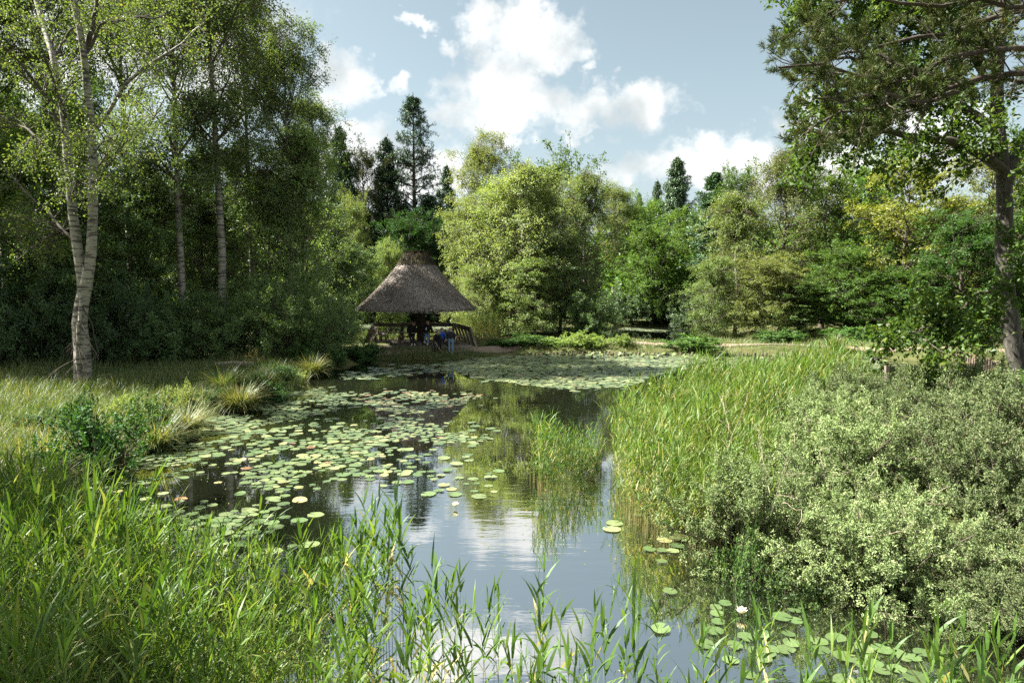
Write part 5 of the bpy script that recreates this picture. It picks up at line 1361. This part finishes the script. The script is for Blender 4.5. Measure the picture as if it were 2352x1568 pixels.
TU = [tussock(70, dry=.2), tussock(71, dry=.5), tussock(72, N=700, dry=.35)]
for i, (px, D, sc, k, lab) in enumerate([
        (180, 16.3, 1.0, 1, 'brown skirted sedge tussock under the tall willowherb'), (236, 19.3, 1.25, 1, 'big sedge tussock with dry brown skirt at the left water edge'),
        (309, 26.6, 1.25, 1, 'sedge tussock leaning over the water before the round willow'), (150, 14.7, 1.1, 2, 'sedge tussock in shade between the saplings and the pads'),
        (838, 35.0, 1.2, 0, 'green sedge tussock on the far bank edging'), (116, 7.6, .8, 1, 'arched pale dead tussock among the near left reeds'),
        (262, 22.0, 1.0, 0, 'green sedge tussock beside the upright nettle clump'), (20, 10.4, 1.2, 2, 'sedge tussock at the left picture edge by the water'), (222, 20.4, 1.1, 0, 'grass tussock left of the dark herb clump')]):
    x = px_x(px, D)
    o = link('sedge_tussock', TU[k], None, (x, D, max(zg(x, D), 0)), (0, 0, i * 2.1), (sc, sc, sc)); tag(o, lab, 'sedge', 'sedge tussocks')


def grass_field(name, N, sampler, Hr, label, seed, vs=0.0, wd=0.014):
    r = np.random.default_rng(seed); P = sampler(r, N)
    d = shore(P); P = P[d > 0.08]
    n_ = len(P); pn = np.sin(P[:, 0] * 1.3 + 2 * np.sin(P[:, 1] * .7)) * np.sin(P[:, 1] * 1.1)
    z = gz(P[:, 0], P[:, 1]) - 0.02
    L = r.uniform(*Hr, n_) * (0.85 + 0.3 * pn)
    V, Q = blades(np.stack([P[:, 0], P[:, 1], z], 1), r.uniform(0, 6.28, n_), r.uniform(0, .5, n_), L, np.full(n_, wd), r.uniform(.1, 1.3, n_), r, 3, 0.6)
    v = np.clip(r.beta(2.4, 2.6, n_) + vs + .12 * pn, 0, 1)
    return tag(MB().add(V, Q, 0, np.repeat(v, 3)).obj(name, LF['grass']), label, 'grass', None, 'stuff')


grass_field('grass', 75000, lambda r, N: np.stack([r.uniform(-24, -7, N), 9.5 + 19.5 * r.uniform(0, 1, N) ** 1.0], 1), (.28, .72), 'long grass on the left bank', 80, 0.06)


def bank_pts(r, N):
    P = np.stack([r.uniform(-7.5, 26, N), r.uniform(32, 40.5, N)], 1)
    inside = in_poly(P, [FL + [-.2, -.15], FR + [.2, -.15], BR_ + [.3, .3], BL + [-.3, .3]])
    pl = smooth_line([(-7.6, 34.1), (-4.5, 34.15), (-1.4, 35.0), (1, 37.0), (6, 37.4), (12, 36.9), (17, 35.9), (20.5, 34.2), (24, 33.6), (30, 34.5)], 60)
    dp = np.min(np.hypot(P[:, None, 0] - pl[None, :, 0], P[:, None, 1] - pl[None, :, 1]), 1)
    return P[~inside & (dp > 0.5)]


grass_field('grass', 48000, bank_pts, (.14, .38), 'short grass on the far bank beside the path', 81, 0.12)
grass_field('grass', 9000, lambda r, N: np.stack([r.uniform(-7.5, 0.5, N), 32.9 + 1.5 * r.uniform(0, 1, N) ** 1.6], 1), (.14, .42), 'tufty grass along the water in front of the deck', 84, .05)
grass_field('grass', 22000, lambda r, N: np.stack([r.uniform(2.5, 20, N), r.uniform(6.5, 22, N)], 1), (.2, .5), 'grass between the willow bushes on the right bank', 82)
grass_field('grass', 26000, lambda r, N: rnd_poly([(-10, 11), (-7, 9.6), (-3, 6.8), (-1.9, 5), (-2, 3.5), (-8, 3.5), (-11, 7)], N, r), (.35, .8), 'rank grass under the near left reeds', 83, 0.0, 0.012)

# water lilies
def pad_mesh(seed, v, curl=0.0):
    r = np.random.default_rng(seed); n = 22; mb = MB()
    a = np.linspace(0.16, 2 * np.pi - 0.16, n)
    rad = 1 + r.normal(0, 0.018, n) + .05 * np.sin(2 * a + r.uniform(0, 6)) + .03 * np.sin(5 * a + r.uniform(0, 6))
    if seed % 3 == 0: rad[r.integers(3, n - 3)] *= .8
    lift = curl * np.maximum(0, np.sin(a + r.uniform(0, 6))) ** 2
    rim = np.stack([rad * np.cos(a), rad * np.sin(a), 0.02 + lift], 1)
    mid = np.stack([.55 * np.cos(a), .55 * np.sin(a), 0.012 + r.normal(0, .006, n)], 1)
    c = np.array([[0.06, 0, 0.015]])
    V = np.vstack([rim, mid, c])
    Q = [[i, i + 1, n + i + 1, n + i] for i in range(n - 1)] + [[n + i, n + i + 1, 2 * n, 2 * n] for i in range(n - 1)]
    vv = np.full(len(Q), v) + r.normal(0, .045, len(Q)) + np.where(np.arange(len(Q)) % 3 == 0, .05, -.02)
    mb.add(V, Q, 0, np.clip(vv, 0, 1)); return mb


KINDS = [('green', .16), ('green', .3), ('light green', .46), ('light green', .58), ('pale yellow green', .72), ('yellowing', .80), ('rusty brown', .96)]
KP = np.array([.27, .27, .21, .13, .07, .035, .015])
PADS = [[pad_mesh(200 + 10 * i + j, v, (0, .03, .22)[j]) for j in range(3)] for i, (_, v) in enumerate(KINDS)]
PADM = [[p.mesh('lily_pad', [LF['lily']]) for p in row] for row in PADS]
CL = [   # name of the cluster, outline in the 2352 px view, share of the surface covered
    ('pads along the left bank', [(385, 1000), (470, 955), (610, 915), (720, 893), (800, 905), (790, 925), (690, 962), (600, 990), (520, 1010), (480, 1045), (330, 1112), (285, 1108), (300, 1075)], .72),
    ('patch below the roof reflection', [(835, 915), (900, 898), (1080, 905), (1075, 925), (960, 950), (880, 945)], .55),
    ('patch in the middle of the pond', [(760, 995), (860, 975), (960, 955), (1040, 985), (1130, 1012), (1050, 1018), (880, 1012), (780, 1008)], .6),
    ('big patch left of the sky reflection', [(545, 1105), (600, 1065), (560, 1040), (640, 1020), (720, 1015), (870, 1005), (900, 1035), (840, 1060), (780, 1100), (640, 1130)], .62),
    ('loose pads on the bright sky reflection', [(800, 1075), (900, 1040), (1040, 1040), (1120, 1045), (1175, 1110), (1110, 1140), (960, 1130), (860, 1120)], .2),
    ('patch behind the near left reeds', [(300, 1265), (350, 1200), (480, 1160), (580, 1150), (665, 1225), (630, 1290), (470, 1290), (360, 1300)], .68),
    ('loose pads between left bank and big patch', [(480, 1045), (620, 985), (800, 950), (760, 1010), (600, 1030), (520, 1060)], .14),
    ('pads before the left deck corner', [(790, 862), (850, 845), (1000, 834), (1060, 846), (960, 858), (830, 870)], .55),
    ('pads at the reed bed foot', [(1380, 1215), (1440, 1200), (1590, 1235), (1600, 1262), (1530, 1275), (1400, 1240)], .4),
    ('pads in the dark corner right', [(1620, 1375), (1680, 1365), (1740, 1400), (1780, 1470), (1760, 1560), (1690, 1565), (1640, 1460)], .42),
    ('pads in the bottom right corner', [(1760, 1490), (1900, 1460), (2150, 1510), (2200, 1568), (1740, 1568)], .5),
    ('pads in the shade of the left sapling', [(60, 1150), (230, 1120), (340, 1140), (320, 1190), (130, 1190)], .35),
    ('great lily field before the far bank', [(1020, 838), (1090, 820), (1300, 812), (1500, 808), (1640, 815), (1580, 840), (1490, 868), (1440, 888), (1290, 893), (1200, 880), (1090, 868)], .86),
    ('far lilies beyond the reed bed', [(1600, 816), (1800, 820), (2040, 828), (2000, 850), (1640, 860)], .55),
    ('lilies on the back pond behind the railing', [(930, 758), (970, 741), (1060, 738), (1060, 755), (960, 765)], .8),
    ('lilies on the back pond left of the shelter', [(780, 752), (800, 745), (862, 742), (860, 756), (800, 760)], .8),
    ('lilies on the dark back water', [(1425, 756), (1440, 752), (1530, 758), (1520, 763)], .8),
    ('lilies under the thatch at the far shore', [(955, 711), (1040, 708), (1040, 714), (960, 716)], .8)]
pads = []
for ci, (cn, poly, cov) in enumerate(CL):
    wp = np.array([onz(vx * V2, vy * V2)[:2] for vx, vy in poly])
    area = 0.5 * abs(np.sum(wp[:, 0] * np.roll(wp[:, 1], -1) - wp[:, 1] * np.roll(wp[:, 0], -1)))
    r = np.random.default_rng(300 + ci)
    target = min(cov * 1.12, .9) * area; got = 0; X_ = np.empty((0, 3)); tries = 0
    far = wp[:, 1].mean() > 22
    while got < target and tries < 30:
        tries += 1
        c = rnd_poly(wp, 300, r); rad = (r.uniform(.065, .115, 300) if ci in (9, 10) else r.uniform(.055, .140, 300)) if not far else r.uniform(.09, .19, 300)
        stray = r.uniform(0, 1, 300) < .16
        c[stray] += r.normal(0, .45 if not far else .3, (stray.sum(), 2))
        for (x, y), q_ in zip(c, rad):
            if cov < .8 and math.sin(x * 2.9 + ci) * math.sin(y * 2.1 + 2 * ci) + .5 * math.sin(x * 5.1 - y * 3.7) < -.42: continue
            if len(X_) and np.any(np.hypot(X_[:, 0] - x, X_[:, 1] - y) < (X_[:, 2] + q_) * (.86 if cov < .8 else .68)): continue
            X_ = np.vstack([X_, [x, y, q_]]); got += math.pi * q_ * q_
            if got >= target: break
    d = shore(X_[:, :2]) if len(X_) else np.empty(0)
    for (x, y, q_), dd in zip(X_, d):
        if dd < -0.02: pads.append((x, y, q_, ci))
    # ragged outskirts
pads = np.array(pads)
kind = rng.choice(len(KINDS), len(pads), p=KP)
kind = np.where((pads[:, 3] == 1) & (rng.uniform(0, 1, len(pads)) < .35), rng.choice([4, 4, 5, 6], len(pads)), kind)
kind = np.where((np.isin(pads[:, 3], [0, 5])) & (kind > 3) & (rng.uniform(0, 1, len(pads)) < .7), 1, kind)
kind = np.where((pads[:, 3] >= 12) & (rng.uniform(0, 1, len(pads)) < .55), rng.choice([2, 3, 3, 4], len(pads)), kind)
kind = np.where(np.isin(pads[:, 3], [9, 10]) & (rng.uniform(0, 1, len(pads)) < .95), rng.choice([0, 0, 1, 1], len(pads)), kind)  # darker greens stand in for shade over the right corner pads
form = rng.choice(3, len(pads), p=[.45, .35, .2])
size = pads[:, 2] ** 2 / pads[:, 1] ** 3
order = np.argsort(-size); rest = MB()
restsel = {}
for n_, i in enumerate(order):
    x, y, q_, ci = pads[i]; k, f_ = int(kind[i]), int(form[i])
    if n_ < 296:
        o = link('lily_pad', PADM[k][f_], None, (x, y, 0.004 + 0.004 * (n_ % 5)), (rng.normal(0, .012), rng.normal(0, .012), rng.uniform(0, 6.28)), (q_, q_, q_ * .8))
        lab = f"{KINDS[k][0]} {'curled ' if f_ == 2 else ''}lily pad in the {CL[int(ci)][0]}" if CL[int(ci)][0].startswith(('patch', 'big')) else f"{KINDS[k][0]} {'curled ' if f_ == 2 else ''}lily pad of the {CL[int(ci)][0]}"
        tag(o, lab, 'lily pad', lab.replace('lily pad', 'lily pads', 1))
    else:
        restsel.setdefault((k, f_), []).append((x, y, 0.004 + 0.004 * (n_ % 5), q_))
# standing leaves at the back of the great field
sp = rnd_poly([onz(vx * V2, vy * V2)[:2] for vx, vy in [(1180, 815), (1330, 810), (1640, 813), (1620, 825), (1300, 822)]], 150, rng)
sp2 = rnd_poly([onz(vx * V2, vy * V2)[:2] for vx, vy in [(1250, 850), (1420, 840), (1480, 856), (1300, 868)]], 34, rng)
for (k, f_), L_ in restsel.items():
    L_ = np.array(L_); stamp(rest, PADS[k][f_], L_[:, :3], rng.uniform(0, 6.28, len(L_)), L_[:, 3])
for p_ in np.vstack([sp, sp2]):
    k = int(rng.choice([1, 2, 3])); V = np.concatenate(PADS[k][2].V) * rng.uniform(.08, .14)
    R_ = np.array(Matrix.Rotation(rng.uniform(0, 6.28), 3, 'Z') @ Matrix.Rotation(rng.uniform(.25, .8), 3, 'X'))
    rest.add(V @ R_.T + [p_[0], p_[1], rng.uniform(.05, .14)], PADS[k][2].Q[0], 0, PADS[k][2].A[0])
tag(rest.obj('lily_pads', LF['lily']), 'far lily pads crowding the pond before the bank', 'lily pads', None, 'stuff')

# white lily flowers
def flower_mesh():
    mb = MB(); r = np.random.default_rng(9)
    for ring, (n_, tl, ln) in enumerate([(8, 1.15, .075), (8, .75, .065), (6, .35, .05)]):
        az = np.arange(n_) * 2 * np.pi / n_ + ring * .4
        V, Q = blades(np.zeros((n_, 3)), az, np.full(n_, tl), np.full(n_, ln), np.full(n_, .03), np.full(n_, -.5), r, 4, 0.05); mb.add(V, Q, 0, .5)
    return mb.mesh('lily_flower', [WHITE_PETAL])


FMESH = flower_mesh()
for px, py, lab in [(741, 612, 'white water lily flower between pads in the dark right corner'), (455, 505, 'white water lily flower near the loose pads on the sky reflection'), (650, 384, 'white water lily flower at the near edge of the great field'),
                    (498, 365, 'white water lily flower at the left end of the great field'), (580, 352, 'white water lily flower at the back of the great field')]:
    p = onz(px, py, .05); o = link('water_lily', FMESH, None, (p[0], p[1], .045), (0, 0, px), (1.2, 1.2, 1.2)); tag(o, lab, 'flower', 'white water lily flowers')

# leaf bits and seeds afloat on the pond
r = np.random.default_rng(77); fl = np.vstack([rnd_poly([(-7, 9), (3.5, 8), (3.6, 16), (-1, 20), (-7, 20)], 420, r), rnd_poly([(0.2, 13.5), (1.6, 9), (3.6, 8), (5, 7.2), (4.8, 8.6), (2, 11.5)], 260, r), rnd_poly([(-7, 20), (4, 18), (8, 30), (-6, 31)], 300, r)])
fl = fl[shore(fl) < -.1]; n_ = len(fl); mb = MB(); a_ = r.uniform(0, 6.28, n_)
ax = np.stack([np.cos(a_), np.sin(a_), np.zeros(n_)], 1); P = np.column_stack([fl, np.full(n_, .006)])
V = np.stack([P, P + ax * .02 + np.cross(ax, [0, 0, 1]) * .01, P + ax * .045, P + ax * .02 - np.cross(ax, [0, 0, 1]) * .01], 1) 
mb.add(V.reshape(-1, 3), np.arange(4 * n_).reshape(-1, 4), 0, r.uniform(.6, 1, n_))
tag(mb.obj('floating_leaves', LF['grass']), 'leaf bits and seeds afloat on the pond', 'leaves', None, 'stuff')

# the wood behind everything: far-off trees that read as one mass
def woods(name, spots, label, seed, leaf):
    r = np.random.default_rng(seed); mb = MB(); wd = MB()
    for (x, y, h, w_) in spots:
        n_ = 1500
        u = nrm(r.normal(0, 1, (n_, 3))) * (r.uniform(.35, 1, n_) ** .5)[:, None]
        u *= (1 + .25 * np.sin(u[:, :1] * 5 + x) * np.sin(u[:, 2:] * 6 + y))
        P = u * [w_, w_, h * .5] + [x, y, h * .5]
        V, Q = leaves(P, nrm(r.normal(0, 1, (n_, 3)) + [0, 0, -.2]), r.uniform(.3, .6, n_), r.uniform(.2, .4, n_), r, .6)
        mb.add(V, Q, 0, np.clip(r.beta(2, 2.4, n_) + r.normal(0, .1), 0, 1))
        mb.tube([(x, y, -.2), (x, y, h * .4), (x, y, h * .8)], [.25, .18, .05], 6, 1)
    return tag(mb.obj(name, [LF[leaf], BK['dark']]), label, 'woods', None, 'stuff')


r = np.random.default_rng(90); sp = []
for k in range(60): sp.append((r.uniform(-62, -20), r.uniform(54, 84), r.uniform(10, 15), r.uniform(2.5, 4)))
for k in range(34): sp.append((r.uniform(-24, 2), r.uniform(93, 112), r.uniform(9, 13), r.uniform(3, 5)))
woods('woods', sp, 'deep shady woods behind the left bank and the back pond', 91, 'dark')
sp = []
for k in range(70): sp.append((r.uniform(-6, 95), r.uniform(76, 112), r.uniform(9, 14), r.uniform(3, 5)))
for k in range(26): sp.append((r.uniform(22, 75), r.uniform(50, 72), r.uniform(9, 13), r.uniform(3, 4.5)))
for k in range(14): sp.append((r.uniform(9, 26), r.uniform(60, 74), r.uniform(6, 9), r.uniform(2.5, 4)))
woods('woods', sp, 'green woods filling the background on the right', 92, 'broad')
